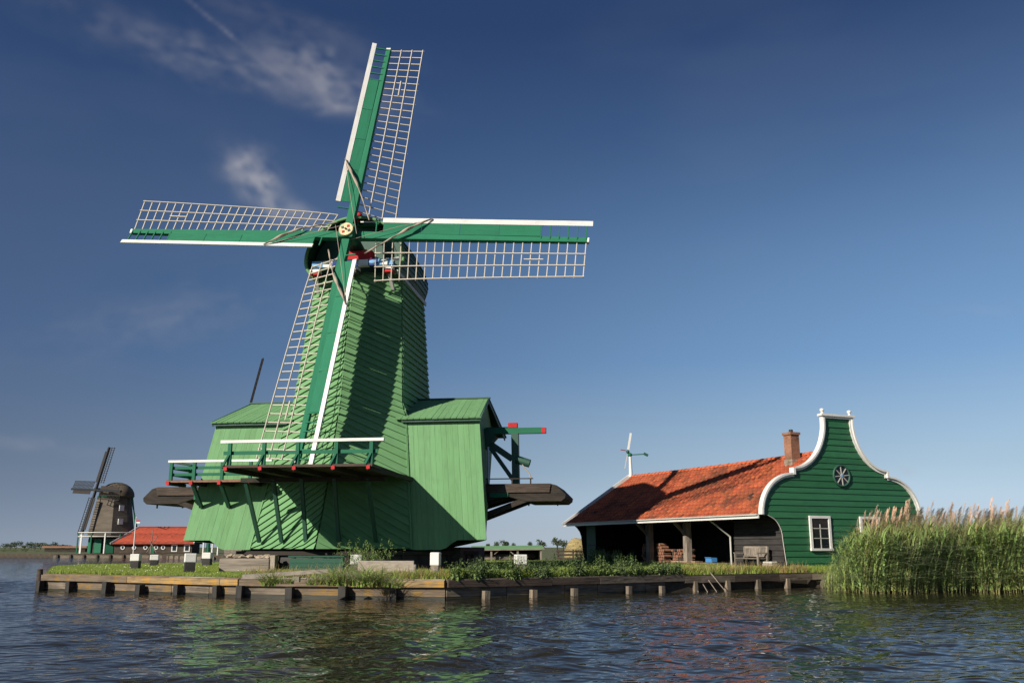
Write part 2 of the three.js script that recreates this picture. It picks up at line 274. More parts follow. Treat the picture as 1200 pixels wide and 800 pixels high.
quay('sunlit_quay', 'sunlit timber quay with ochre top beam and black piles below the green windmill', [QUAY.a, V(-8.33, 0, -29.6), QUAY.b], { bay: 1.65, pile: 1.72, start: 0.1, top: 0.34, plank: [M.quay_plank, M.quay_plank_b, M.quay_plank], wale: [M.quay_wale, M.quay_wale, M.quay_plank], cap: [M.quay_plank, M.greywood], piles: [M.pile], corner: true });
quay('shaded_quay', 'dark weathered timber quay with pale pile heads in front of the tiled barn', [QUAY.b, V(2.74, 0, -31.05), V(5.91, 0, -33.42)], { bay: 2.1, pile: 1.6, start: 1.2, top: 0.24, plank: [M.quay_plank_b, M.quay_plank_b], wale: [M.quay_plank_b, M.brownwood], cap: [M.quay_plank_b], piles: [M.pile_pale, M.quay_plank_b] });
quay('landing_stage', 'low plank landing on piles in front of the wooden bench', [V(5.91, 0, -33.42), QUAY.c, QUAY.d], { bay: 2.4, pile: 1.55, start: 0.5, top: 0.33, plank: [M.quay_plank_b], wale: [M.brownwood, M.quay_plank_b], cap: [M.quay_plank_b], piles: [M.pile_pale, M.quay_plank_b], open: true });

// ------------------------------------------------------------------ the green sawmill
const MILL = thing('green_windmill', 'tall light green wooden sawmill windmill with four white-edged lattice sails on the quay', 'windmill', [-6.832, GY, -37.178], -8.443 * Math.PI / 180);
{
  const mill = MILL, B = (g) => g.translate(0, -GY, 0);
  const add = (n, g, m, par = mill) => put(n, B(g), m, par);
  const L = (n, a, b, w, h, m, par = mill, up, tp) => add(n, beamGeo(a, b, w, h, up, tp), m, par);
  const yv = (x, y, z) => V(x, y - GY, z);
  // outline of the body by height: front ridge z; front corner x, z
  const RIDGE = [[12.95, -0.95], [9.7, -0.2], [6.6, 0.4], [4.1, 1.2], [2.6, 1.78], [1.42, 2.35]];
  const CORN = [[12.95, 1.86, -1.6], [7.1, 2.3, -0.62], [6.45, 2.56, -0.5], [1.38, 3.2, 0.72]];
  const OUT = [[6.75, 5.5, -0.5], [1.38, 6.08, 0.72]];
  const zShed = (y) => interp(CORN, Math.min(y, 6.45))[1];
  const BACK = -5.5;
  // closed dark core
  {
    const S = new Soup(), ys = [12.95, 10, 7.1, 6.4, 4, 2.6, 1.46];
    const ring = (y) => { const rz = interp(RIDGE, y)[0] - 0.05, [cx, cz] = interp(CORN, y); const c = cx - 0.05; return [V(0, y, rz), V(c, y, cz - 0.05), V(c, y, BACK), V(c * 0.56, y, -8.2), V(c * 0.26, y, -10.2), V(-c * 0.26, y, -10.2), V(-c * 0.56, y, -8.2), V(-c, y, BACK), V(-c, y, cz - 0.05)]; };
    for (let i = 0; i < ys.length - 1; i++) { const a = ring(ys[i]), b = ring(ys[i + 1]); for (let k = 0; k < 9; k++) { const m = (k + 1) % 9; S.quad(b[k], b[m], a[m], a[k], 0, ys[i + 1], 3, ys[i]); } }
    for (const y of [12.95, 1.46]) { const a = ring(y); for (let k = 1; k < 8; k++) S.quad(a[0], a[k], a[k + 1], a[k + 1], 0, 0, 3, 3); }
    add('tower_core', S.geo(), M.core);
  }
  // slanting weatherboards on the two front faces
  const front = (s, u, y, off) => { const rz = interp(RIDGE, y)[0], [cx, cz] = interp(CORN, y); const nx = (rz - cz) / Math.hypot(cx, rz - cz), nz = cx / Math.hypot(cx, rz - cz); return V(s * (u * cx + nx * off), y, lerp(rz, cz, u) + nz * off); };
  const PITCHB = 0.262, yLow = 1.44, yTop = 12.86;
  const lineY = (Y, u) => { const cx = interp(CORN, clamp(Y, 1.5, 12.9))[0]; return Y - lerp(0.72, 0.46, sstep(1.5, 8, Y)) * u * cx; };
  for (const s of [-1, 1]) for (let k = 0; k < 52; k++) {
    const Y = yLow + (k) * PITCHB, S = new Soup(), N = 6, P = []; let any = false; const jit = rr(-0.006, 0.006), drop = rr(-0.012, 0.012);
    for (let i = 0; i <= N; i++) {
      const u = i / N, yb = clamp(lineY(Y, u) + jit + drop * u, yLow, yTop), yt = clamp(lineY(Y + PITCHB, u) + 0.03, yLow, yTop); if (yt - yb > 0.04) any = true;
      P.push([front(s, u, yb, 0.1), front(s, u, yt, 0.018), front(s, u, yb, 0.01), u * 3, yb, yt]);
    }
    if (!any) continue;
    for (let i = 0; i < N; i++) { const a = P[i], b = P[i + 1]; S.quad(a[0], b[0], b[1], a[1], a[3], 0, b[3], 0.25); S.quad(a[2], b[2], b[0], a[0], a[3], 0.3, b[3], 0.36); }
    add('weatherboard', S.geo(), pick(LIGHT), mill);
  }
  L('ridge_strip', V(0, 12.8, interp(RIDGE, 12.8)[0] + 0.05), V(0, 6.6, 0.45), 0.07, 0.05, LIGHT[1]);
  // level boards on the two flanks above the sheds and on the back
  for (const s of [-1, 1]) for (let k = 0; k < 23; k++) {
    const y0 = 6.4 + k * 0.28, y1 = y0 + 0.3, S = new Soup();
    const p = (y, z, o) => { const [cx, cz] = interp(CORN, y); return V(s * (cx + o), y, z === null ? cz : z); };
    const a = p(y0, null, 0.08), b = p(y0, BACK, 0.08), c = p(y1, BACK, 0.008), d = p(y1, null, 0.008), e = p(y0, null, 0), f = p(y0, BACK, 0);
    S.quad(a, b, c, d, 0, 0, 5, 0.28); S.quad(e, f, b, a, 0, 0.3, 5, 0.35); S.quad(a, d, V(e.x, d.y, d.z), e, 0, 0, 0.05, 0.28);
    add('flank_board', S.geo(), pick(LIGHT));
  }
  // side sheds with upright boards, roofs of boards
  for (const s of [-1, 1]) {
    const shed = new THREE.Group(); shed.name = 'side_shed'; mill.add(shed);
    tag(shed, s > 0 ? 'side shed at the crane' : 'side shed over the low balcony');
    const bot = (x) => 1.4 + 0.36 * sstep(4.35, 5.0, x) ;
    const X = (u, y) => lerp(interp(CORN, y)[0], interp(OUT, y)[0], u);
    const nb = 13, cuts = [0]; for (let i = 1; i < nb; i++) cuts.push(i / nb + rr(-0.008, 0.008)); cuts.push(1);
    for (let i = 0; i < nb; i++) {
      const u0 = cuts[i] + 0.0008, u1 = cuts[i + 1] - 0.0008, S = new Soup(), N = 5, ytop = 6.5, o = 0.03 + rr(-0.006, 0.006), P = [];
      for (let j = 0; j <= N; j++) {
        const f = (u) => { const yb = bot(X(u, 1.4)); const y = lerp(yb, ytop, j / N); return [X(u, y), y]; };
        const [xa, ya] = f(u0), [xb, yb] = f(u1); P.push([V(s * xa, ya, zShed(ya) + o), V(s * xb, yb, zShed(yb) + o), V(s * xa, ya, zShed(ya) - 0.02), V(s * xb, yb, zShed(yb) - 0.02), ya]);
      }
      for (let j = 0; j < N; j++) { const a = P[j], b = P[j + 1]; S.quad(a[0], b[0], b[1], a[1], a[4], 0, b[4], 0.24); S.quad(a[2], b[2], b[0], a[0], a[4], 0.3, b[4], 0.34); S.quad(a[1], b[1], b[3], a[3], a[4], 0.4, b[4], 0.44); }
      S.quad(P[0][0], P[0][1], P[0][3], P[0][2], 0, 0, 0.2, 0.05);
      add('upright_board', S.geo(), pick(LIGHT), shed);
    }
    { // closed shell: front backing, outer wall, back wall, gable
      const S = new Soup(), y0 = 1.45, y1 = 6.5, yr = 7.62, zb = -6.3, zm = -3.4;
      const f0 = V(s * 3.1, y0, zShed(y0) - 0.03), f1 = V(s * 6.0, 1.75, zShed(1.75) - 0.03), f2 = V(s * 5.5, y1, zShed(y1) - 0.03), f3 = V(s * 2.5, y1, zShed(y1) - 0.03), fm = V(s * 4.4, y0, zShed(y0) - 0.03), fn = V(s * 4.9, 1.76, zShed(1.76) - 0.03);
      S.quad(f0, fm, f3, f3, 0, 0, 1, 1); S.quad(fm, fn, f2, f3, 0, 0, 3, 5); S.quad(fn, f1, f2, f2, 0, 0, 1, 5);
      const w1 = V(s * 4.6, 1.75, zb), w2 = V(s * 5.1, y1, zb), g = V(s * 5.3, yr, zm), gi = V(s * 2.1, yr, zm), w3 = V(s * 2.4, y1, zb), w0 = V(s * 3.1, y0, zb);
      S.quad(f1, w1, w2, f2, 0, 0, 5, 5); S.quad(f2, w2, g, g, 0, 0, 5, 1); S.quad(w0, w1, w2, w3, 0, 0, 3, 5); S.quad(f0, f1, w1, w0, 0, 0, 3, 5);
      add('shed_wall', S.geo(), M.core, shed);
    }
    // roof boards down the front slope, one sheet on the back slope
    const eY = 6.46, eZ = -0.18, rY = 7.68, rZ = -3.4, xi = 2.15, n2 = 14;
    for (let i = 0; i < n2; i++) {
      const a0 = lerp(xi, 5.66, i / n2) + 0.012, a1 = lerp(xi, 5.66, (i + 1) / n2) - 0.012, b0 = lerp(xi - 0.1, 5.42, i / n2) + 0.012, b1 = lerp(xi - 0.1, 5.42, (i + 1) / n2) - 0.012, S = new Soup(), th = 0.05, e = V(0, th, 0.02), lift = rr(0, 0.012);
      const A = V(s * a0, eY + lift, eZ), Bq = V(s * a1, eY + lift, eZ), C = V(s * b1, rY + lift, rZ), D = V(s * b0, rY + lift, rZ), up = (q) => q.clone().add(e);
      S.quad(up(A), up(D), up(C), up(Bq), 0, 0, 3.4, 0.25); S.quad(A, Bq, up(Bq), up(A), 0, 0, 0.25, 0.05); S.quad(A, up(A), up(D), D, 0, 0.3, 3.4, 0.34); S.quad(Bq, C, up(C), up(Bq), 0, 0.3, 3.4, 0.34); S.quad(A, D, C, Bq, 0, 0, 3.4, 0.25);
      add('roof_board', S.geo(), M.roofgreen, shed);
      if (i) L('roof_batten', V(s * (a0 - 0.012), eY + th + 0.008, eZ + 0.02), V(s * (b0 - 0.012), rY + th + 0.008, rZ), 0.03, 0.014, M.roofgreen, shed);
    }
    { const S = new Soup(), A = V(s * xi, rY + 0.03, rZ), Bq = V(s * 5.42, rY + 0.03, rZ), C = V(s * 5.66, 6.4, -6.7), D = V(s * xi, 6.4, -6.7), e = V(0, 0.06, 0), up = (q) => q.clone().add(e); S.quad(A, Bq, C, D, 0, 0, 3, 3.4); S.quad(up(A), up(Bq), up(C), up(D), 0, 0, 3, 3.4); S.quad(Bq, C, up(C), up(Bq), 0, 0, 3, 0.1); S.quad(D, C, up(C), up(D), 0, 0, 3, 0.1); add('back_roof', S.geo(), M.cap_green, shed); }
    L('ridge_cap', V(s * xi, rY + 0.09, rZ), V(s * 5.46, rY + 0.09, rZ), 0.16, 0.05, M.cap_green, shed);
    L('eave_board', V(s * 2.4, 6.42, -0.28), V(s * 5.62, 6.42, -0.28), 0.05, 0.1, M.cap_green, shed);
    L('barge_board', V(s * 5.6, eY - 0.02, eZ - 0.05), V(s * 5.38, rY - 0.02, rZ), 0.04, 0.2, M.cap_green, shed);
    L('barge_board', V(s * 5.6, 6.36, -6.6), V(s * 5.38, rY - 0.02, rZ), 0.04, 0.2, M.cap_green, shed);
    L('corner_strip', V(s * 2.54, 6.45, -0.44), V(s * 3.2, 1.42, 0.8), 0.07, 0.06, LIGHT[0], shed);
  }
  // ring wall and turntable beneath
  {
    const g = new THREE.CylinderGeometry(4.85, 4.95, 0.62, 48, 1); g.translate(0, 0.9, -3); add('ring_wall', g, M.tarwood);
    const g2 = new THREE.CylinderGeometry(5.0, 5.0, 0.14, 48, 1); g2.translate(0, 1.28, -3); add('roller_ring', g2, M.darkwood);
    add('under_floor', boxGeo(-4.2, 4.75, 0.62, 1.5, -6.2, -0.9), M.tarwood);
    for (let i = 0; i < 22; i++) { const a = -1.5 + 3 * i / 21; L('sole_post', V(4.93 * Math.sin(a), 0.6, -3 + 4.93 * Math.cos(a)), V(4.9 * Math.sin(a), 1.2, -3 + 4.9 * Math.cos(a)), 0.12, 0.06, M.darkwood, mill, V(Math.sin(a), 0, Math.cos(a))); }
  }

  // cap: barrel of long boards, dark front, painted beam
  const cap = new THREE.Group(); cap.name = 'cap'; mill.add(cap);
  {
    const cy = 13.45, N = 30, z0 = -0.85, z1 = -5.75;
    const prof = (t, k = 1) => { const a = lerp(-0.62, Math.PI + 0.62, t), sy = Math.sin(a); return V(2.16 * Math.cos(a) * k, cy + (sy > 0 ? 1.88 : 1.25) * sy * k, 0); };
    for (let i = 0; i < N; i++) {
      const a = prof(i / N), b = prof((i + 1) / N), mid = a.clone().add(b).multiplyScalar(0.5).sub(V(0, cy, 0)).normalize(); const low = a.y < b.y, ov = low ? [0.05, 0.01] : [0.01, 0.05];
      const S = new Soup(), zs = [z0, -3.3, z1, -8.2, -10.2], kx = [1, 1, 0.93, 0.55, 0.26], ky = [1, 1, 0.93, 0.45, 0.12], P = zs.map((z, j) => { const A = a.clone(), C = b.clone(); for (const q of [A, C]) { q.x *= kx[j]; q.y = cy + (q.y - cy) * (q.y > cy ? ky[j] : kx[j]); q.z = z; } return [A.clone().addScaledVector(mid, ov[0]), C.clone().addScaledVector(mid, ov[1]), A, C]; });
      for (let j = 0; j < 4; j++) { const p = P[j], q = P[j + 1]; S.quad(p[0], q[0], q[1], p[1], 2.5 * j, 0, 2.5 * j + 2.5, 0.25); S.quad(p[2], q[2], q[0], p[0], 0, 0, 2.5, 0.05); S.quad(p[3], q[3], q[1], p[1], 0, 0, 2.5, 0.05); }
      add('cap_board', S.geo(), M.cap_green, cap);
    }
    const disc = (z, k, m, n) => { const pts = []; for (let i = 0; i <= 40; i++) { const p = prof(i / 40, k); pts.push(new THREE.Vector2(p.x, p.y)); } const g = new THREE.ExtrudeGeometry(new THREE.Shape(pts), { depth: 0.06, bevelEnabled: false }); g.translate(0, 0, z); add(n, g, m, cap); };
    disc(z0 - 0.9, 0.97, M.cap_green, 'cap_front'); disc(z1 + 0.05, 0.92, M.cap_green, 'cap_back');
    const rim = []; for (let i = 0; i <= 40; i++) { const p = prof(i / 40, 1.0); p.z = z0 + 0.02; rim.push(p); } add('cap_rim', tube(rim, 0.07, 60, 6), LIGHT[3], cap);
    // hood above the shaft
    L('hood_beam', V(-0.15, 15.2, -1.6), V(1.1, 15.0, -0.95), 0.3, 0.06, M.green, cap); L('hood_edge', V(0.2, 15.13, -0.9), V(1.25, 15.08, -0.9), 0.05, 0.05, M.white, cap);
    // barge boards low on each side
    for (const s of [-1, 1]) L('barge_board', V(s * 1.93, 12.82, -0.75), V(s * 1.98, 12.62, -5.6), 0.06, 0.17, M.white_old, cap);
    // painted breast beam in blue, pale blue and white
    const segs = [[-1.75, -1.25, M.skyblue], [-1.25, -0.85, M.white], [-0.85, 0.28, M.blue], [0.28, 0.72, M.white], [0.72, 1.15, M.blue], [1.15, 1.32, M.skyblue], [1.32, 1.55, M.white], [1.55, 1.8, M.skyblue]];
    for (const [a, b, m] of segs) add('painted_beam', boxGeo(a + 0.004, b - 0.004, 13.05, 13.32, -0.78, -0.5), m, cap);
    for (const x of [0.9, -0.5]) { const g = new THREE.SphereGeometry(0.12, 12, 8); g.scale(1.3, 0.7, 0.25); g.translate(x, 13.2, -0.5); add('painted_boss', g, M.skyblue, cap); }
    L('scroll', V(1.72, 13.24, -0.52), V(2.02, 13.34, -0.6), 0.08, 0.12, M.white, cap);
    for (const s of [-1, 1]) { add('beam_block', boxGeo(s * 1.6 - 0.2, s * 1.6 + 0.2, 12.84, 12.95, -0.8, -0.42), M.white, cap); add('beam_block', boxGeo(s * 1.6 - 0.19, s * 1.6 + 0.19, 12.72, 12.835, -0.8, -0.43), M.red, cap); L('corbel', V(s * 1.6, 12.72, -0.7), V(s * 1.66, 12.1, -1.15), 0.13, 0.12, M.white_old, cap); }
    add('beam_block', boxGeo(-0.1, 0.32, 12.86, 12.98, -0.75, -0.4), M.white, cap); add('beam_block', boxGeo(-0.1, 0.32, 12.72, 12.85, -0.75, -0.42), M.brownwood, cap);
    add('bearing_block', boxGeo(-0.35, 0.85, 13.36, 13.72, -1.1, -0.55), M.red, cap);
    const ball = new THREE.LatheGeometry([[0.001, -0.25], [0.06, -0.25], [0.06, -0.12], [0.16, -0.02], [0.17, 0.08], [0.1, 0.17], [0.001, 0.2]].map((p) => new THREE.Vector2(...p)), 16); ball.translate(0, 15.48, -1.2); add('finial', ball, M.red, cap);
    add('finial_post', rod(V(0, 15.1, -1.2), V(0, 15.4, -1.2), 0.05, 0.05), M.green, cap);
  }
  // windshaft and hub
  const TILT = 13.98 * Math.PI / 180, ROT = 4.5 * Math.PI / 180, HUBY = 14.271;
  const rotor = new THREE.Group(); rotor.name = 'windshaft'; rotor.position.set(0, HUBY - GY, 0); rotor.rotation.set(-TILT, 0, 0); mill.add(rotor);
  put('shaft', rod(V(0, 0, -4.5), V(0, 0, -0.2), 0.3, 0.3, 12), M.cap_green, rotor);
  put('poll', new RoundedBoxGeometry(0.66, 0.66, 0.72, 2, 0.05).rotateZ(-ROT), M.green, rotor);
  put('hub_disc', rod(V(0, 0, 0.36), V(0, 0, 0.44), 0.315, 0.3, 32), M.cream, rotor);
  [[0.6, M.red], [2.05, M.black], [3.75, M.red], [5.2, M.cap_green]].forEach(([a, m]) => { const x = Math.sin(a) * 0.165, y = Math.cos(a) * 0.165; const g = new THREE.CylinderGeometry(0.075, 0.075, 0.02, 4); g.rotateX(Math.PI / 2); g.rotateZ(-a); g.translate(x, y, 0.45); put('hub_mark', g, m, rotor); });
  put('hub_pin', rod(V(0, 0, 0.42), V(0, 0, 0.5), 0.05, 0.04, 12), M.black, rotor);
  // four sails, each in its own frame: y outward, leading boards at -x, lattice at +x
  const sailLabels = ['sail pointing up', 'sail pointing to the barn', 'sail hanging down in front of the tower', 'sail pointing over the low balcony'];
  for (let k = 0; k < 4; k++) {
    const sail = new THREE.Group(); sail.name = 'sail'; sail.position.set(0, HUBY - GY, 0); sail.rotation.set(-TILT, 0, -ROT - k * Math.PI / 2, 'XYZ'); mill.add(sail); tag(sail, sailLabels[k]);
    const z0 = k % 2 ? -0.13 : 0.1;
    const al = (r) => lerp(29, 2, Math.pow(clamp((r - 1.1) / 8.8), 0.8)) * Math.PI / 180;
    const tr = (x, r) => V(x * Math.cos(al(r) * 0.25), r, z0 - Math.tan(al(r)) * x);
    const ld = (x, r) => V(-x, r, z0 + 0.08 + 0.24 * x);
    put('stock', beamGeo(V(0, 0.2, z0), V(0, 10, z0), 0.33, 0.28, V(0, 0, 1), 0.62), M.green_sail, sail);
    put('stock_tip', beamGeo(V(0, 9.99, z0), V(0, 10.08, z0), 0.2, 0.17, V(0, 0, 1)), M.white, sail);
    // leading side: green windboards in lengths, white edge board
    const cuts = [1.45, 3.1, 4.75, 6.4, 8.1];
    for (let i = 0; i < 4; i++) {
      const S = new Soup(), a = ld(0.1, cuts[i] + 0.01), b = ld(0.1, cuts[i + 1] - 0.01), c = ld(0.58, cuts[i + 1] - 0.01), d = ld(0.58, cuts[i] + 0.01), e = V(0, 0, 0.025), up = (q) => q.clone().add(e);
      S.quad(up(a), up(b), up(c), up(d), 0, 0, 1.6, 0.5); S.quad(a, d, c, b, 0, 0, 1.6, 0.5); S.quad(a, b, up(b), up(a), 0, 0, 1.6, 0.03); S.quad(d, c, up(c), up(d), 0, 0, 1.6, 0.03); S.quad(a, d, up(d), up(a), 0, 0, 0.5, 0.03); S.quad(b, c, up(c), up(b), 0, 0, 0.5, 0.03);
      put('windboard', S.geo(), M.green_sail, sail);
    }
    put('leading_board', beamGeo(V(-0.65, 1.42, z0 + 0.26), V(-0.65, 10.2, z0 + 0.26), 0.2, 0.05, V(0.35, 0, 1)), M.white, sail);
    // lattice: cross bars and laths
    for (let i = 0; i < 25; i++) {
      const r = 1.15 + i * 0.367, e = 1.66 + rr(-0.01, 0.04);
      bar('sail_bar', tr(0, r), tr(e, r), 0.036, 0.045, M.lattice, sail, V(0, 0, 1));
      if (r > 8 || r < 1.5) bar('sail_bar', ld(0, r), ld(0.62, r), 0.045, 0.05, M.green_sail, sail, V(0, 0, 1));
    }
    for (const x of [0.62, 1.13, 1.64]) { const pts = []; for (let i = 0; i <= 12; i++) { const r = lerp(1.12, 10.0, i / 12), p = tr(x, r); p.z += 0.045; pts.push(p); } put('sail_lath', tube(pts, 0.026, 30, 5), M.lattice, sail); }
    { const r = 7.4 + k * 0.1; const a = tr(0.88, r), b = tr(0.88, r + 0.8); a.z += 0.05; b.z += 0.05; bar('sail_lath', a, b, 0.04, 0.04, M.lattice, sail, V(0, 0, 1)); }
    // furled sailcloth, twisted and lashed across the stock
    const pts = [V(-0.72, 3.55, z0 + 0.36), V(-0.4, 3.0, z0 + 0.4), V(0.05, 2.25, z0 + 0.34), V(0.4, 1.55, z0 + 0.15), V(0.75, 0.75, z0 - 0.12)]; const g = tube(pts, 1, 48, 7), p = g.attributes.position, crv = new THREE.CatmullRomCurve3(pts);
    for (let i = 0; i < p.count; i++) { const ring = Math.floor(i / 8), t = ring / 48, c = crv.getPointAt(t), q = V(p.getX(i), p.getY(i), p.getZ(i)).sub(c); const ang = (i % 8) / 7 * 6.283; const rad = lerp(0.028, 0.06, Math.sin(Math.min(1, t * 1.6) * Math.PI) ** 2) * (1 + 0.28 * Math.sin(ang * 2 + t * 26)); q.setLength(rad); p.setXYZ(i, c.x + q.x, c.y + q.y, c.z + q.z); }
    g.computeVertexNormals(); put('furled_sailcloth', g, M.canvas, sail);
    put('sail_line', tube([V(-0.7, 3.5, z0 + 0.3), V(-0.3, 2.2, z0 + 0.35), V(0.5, -0.2, z0 + 0.3)], 0.012, 12, 4), M.canvas, sail);
  }

  // high balcony in front
  const bal = new THREE.Group(); bal.name = 'front_balcony'; mill.add(bal);
  {
    const fy = 4.16, zf = 5.7, knobs = [-2.05, -0.82, 0.38, 1.74, 2.95];
    for (let i = 0; i < 24; i++) { const z = zf - 0.12 - i * 0.25; L('floor_plank', V(-2.2 - 0.05 * i / 3, fy + 0.03, z), V(3.06 - 0.34 * i / 24, fy + 0.03, z), 0.244, 0.05, M.brownwood, bal, V(0, 1, 0)); }
    L('floor_edge', V(-2.22, fy, zf + 0.02), V(3.08, fy, zf + 0.02), 0.04, 0.075, M.brownwood, bal);
    for (const [x, e] of [[-2.62, -2.21], [2.71, 3.07]]) L('floor_edge', V(x, fy, -0.2), V(e, fy, zf), 0.04, 0.1, M.brownwood, bal);
    for (const x of knobs) { L('joist', V(x, fy - 0.08, -0.1), V(x, fy - 0.08, zf), 0.13, 0.16, M.darkwood, bal); add('red_joist_end', boxGeo(x - 0.06, x + 0.06, fy - 0.13, fy - 0.01, zf + 0.045, zf + 0.1), M.red, bal); L('rail_post', V(x + 0.04, fy, zf - 0.1), V(x + 0.04, fy + 0.85, zf - 0.1), 0.12, 0.1, M.green, bal, V(0, 0, 1)); L('post_brace', V(x - 0.12, fy + 0.02, zf + 0.05), V(x + 0.04, fy + 0.42, zf - 0.06), 0.07, 0.07, M.green, bal, V(0, 0, 1)); }
    L('top_rail', V(-2.34, fy + 0.86, zf - 0.1), V(3.42, fy + 0.86, zf - 0.1), 0.13, 0.1, M.white, bal);
    L('middle_rail', V(-2.26, fy + 0.48, zf - 0.17), V(3.2, fy + 0.48, zf - 0.17), 0.05, 0.12, M.green, bal);
    L('cross_beam', V(-2.85, fy - 0.24, 2.7), V(2.65, fy - 0.24, 2.7), 0.16, 0.16, M.darkwood, bal);
    for (const [x, zt, zb] of [[-2.69, 2.75, 1.12], [-1.6, 2.75, 1.62], [-0.5, 2.75, 2.02], [0.75, 2.75, 1.95], [2.0, 2.75, 1.42]]) L('strut', V(x, fy - 0.2, zt), V(x, 1.7, zb), 0.13, 0.12, M.cap_green, bal, V(0, 0, 1));
  }
  // low balcony before the left shed
  const low = new THREE.Group(); low.name = 'low_balcony'; mill.add(low);
  {
    const fy = 4.0, zf = 1.32, knobs = [-6.48, -5.52, -4.36, -3.2];
    for (let i = 0; i < 5; i++) L('floor_plank', V(-6.6, fy + 0.03, zf - 0.13 - i * 0.26), V(-2.6, fy + 0.03, zf - 0.13 - i * 0.26), 0.245, 0.05, M.brownwood, low);
    L('floor_edge', V(-6.62, fy, zf + 0.02), V(-2.6, fy, zf + 0.02), 0.04, 0.07, M.brick, low);
    for (const x of knobs) { L('joist', V(x, fy - 0.07, 0), V(x, fy - 0.07, zf), 0.11, 0.13, M.darkwood, low); add('red_joist_end', boxGeo(x - 0.065, x + 0.065, fy - 0.13, fy + 0.01, zf + 0.045, zf + 0.1), M.red, low); L('rail_post', V(x + 0.03, fy, zf - 0.08), V(x + 0.03, fy + 0.78, zf - 0.08), 0.12, 0.1, M.green, low, V(0, 0, 1)); }
    L('top_rail', V(-6.58, fy + 0.79, zf - 0.08), V(-2.3, fy + 0.79, zf - 0.08), 0.12, 0.09, M.white, low);
    for (const h of [0.28, 0.54]) { L('middle_rail', V(-6.5, fy + h, zf - 0.14), V(-2.6, fy + h, zf - 0.14), 0.05, 0.11, M.green, low); L('middle_rail', V(-6.46, fy + h, zf - 0.15), V(-6.46, fy + h, -0.6), 0.05, 0.11, M.green, low); }
    L('rail_post', V(-6.46, fy, -0.3), V(-6.46, fy + 0.78, -0.3), 0.11, 0.11, M.green, low, V(0, 0, 1)); L('top_rail', V(-6.46, fy + 0.78, zf - 0.1), V(-6.46, fy + 0.78, -0.6), 0.1, 0.08, M.white, low);
    for (const x of [-5.52, -4.36]) L('strut', V(x, fy - 0.1, zf - 0.1), V(x, 3.05, 0.38), 0.13, 0.12, M.cap_green, low, V(0, 0, 1));
  }
  // log floors reaching out on both sides
  for (const s of [-1, 1]) {
    const ramp = new THREE.Group(); ramp.name = 'log_floor'; mill.add(ramp);
    const sh = new THREE.Shape([[5.2, 3.93], [8.25, 3.93], [8.5, 3.86], [8.86, 3.5], [8.84, 3.38], [8.7, 3.27], [7.25, 3.27], [6.5, 3.5], [5.2, 3.1]].map(([x, y]) => new THREE.Vector2(s * x, y)));
    const g = new THREE.ExtrudeGeometry(sh, { depth: 3.3, bevelEnabled: true, bevelSize: 0.02, bevelThickness: 0.02, bevelSegments: 1 }); g.translate(0, 0, -4.4); add('ramp_body', g, M.darkwood, ramp);
    for (let i = 0; i < 3; i++) L('side_board', V(s * 5.7, 3.88 - i * 0.11, -1.03), V(s * (8.28 - i * 0.02), 3.88 - i * 0.11, -1.03), 0.03, 0.105, M.brownwood, ramp);
    add('green_panel', boxGeo(Math.min(s * 5.85, s * 6.6), Math.max(s * 5.85, s * 6.6), 3.42, 3.6, -1.06, -1.03), M.green, ramp);
    for (const z of [-1.2, -2.6]) { L('ramp_strut', V(s * 5.3, 2.6, z), V(s * 7.3, 3.34, z), 0.2, 0.2, M.darkwood, ramp); L('ramp_strut', V(s * 5.3, 3.1, z - 0.3), V(s * 7.0, 3.6, z - 0.3), 0.2, 0.2, M.darkwood, ramp); }
    L('ramp_rail', V(s * 5.3, 4.17, -1.4), V(s * 7.55, 4.17, -1.4), 0.05, 0.04, M.darkwood, ramp);
    for (const x of [5.7, 6.7, 7.45]) L('rail_post', V(s * x, 3.9, -1.4), V(s * x, 4.17, -1.4), 0.05, 0.05, M.darkwood, ramp, V(0, 0, 1));
    for (const x of [7.35, 8.5]) L('hook', V(s * x, 3.1, -1.6), V(s * x, 3.3, -1.6), 0.05, 0.05, M.black, ramp, V(0, 0, 1));
  }
  // log crane at the right shed
  const cr = new THREE.Group(); cr.name = 'log_crane'; mill.add(cr);
  {
    const z = -2.4;
    L('crane_post', V(6.72, 3.9, z), V(6.68, 6.1, z), 0.29, 0.29, M.cap_green, cr, V(0, 0, 1));
    L('crane_beam', V(4.9, 6.2, z), V(7.8, 6.2, z), 0.24, 0.24, M.green, cr); L('red_beam_end', V(7.802, 6.2, z), V(7.97, 6.2, z), 0.235, 0.235, M.red, cr);
    L('wall_beam', V(4.9, 6.33, z - 0.7), V(6.3, 6.33, z - 0.7), 0.2, 0.24, M.cap_green, cr);
    add('red_block', boxGeo(6.4, 6.78, 6.33, 6.53, z - 0.14, z + 0.14), M.red, cr);
    L('crane_brace', V(5.1, 6.05, z), V(6.55, 5.05, z), 0.2, 0.26, M.cap_green, cr); L('crane_brace', V(5.35, 5.95, z + 0.1), V(6.6, 4.2, z + 0.1), 0.14, 0.16, M.cap_green, cr);
    L('wall_bracket', V(5.3, 5.6, z), V(5.75, 6.1, z), 0.5, 0.5, M.cap_green, cr);
    add('winch_drum', rod(V(6.75, 5.02, z + 0.1), V(7.3, 4.84, z + 0.1), 0.17, 0.17, 14), M.cap_green, cr);
    add('hanging_rope', tube([V(7.0, 4.8, z + 0.2), V(7.15, 4.6, z + 0.2), V(7.3, 4.42, z + 0.2), V(7.36, 4.22, z + 0.2)], 0.025, 10, 5), M.canvas, cr);
    add('wall_pipe', rod(V(5.86, 3.95, -0.75), V(5.8, 5.4, -0.95), 0.04, 0.04), M.steel, cr);
  }
}

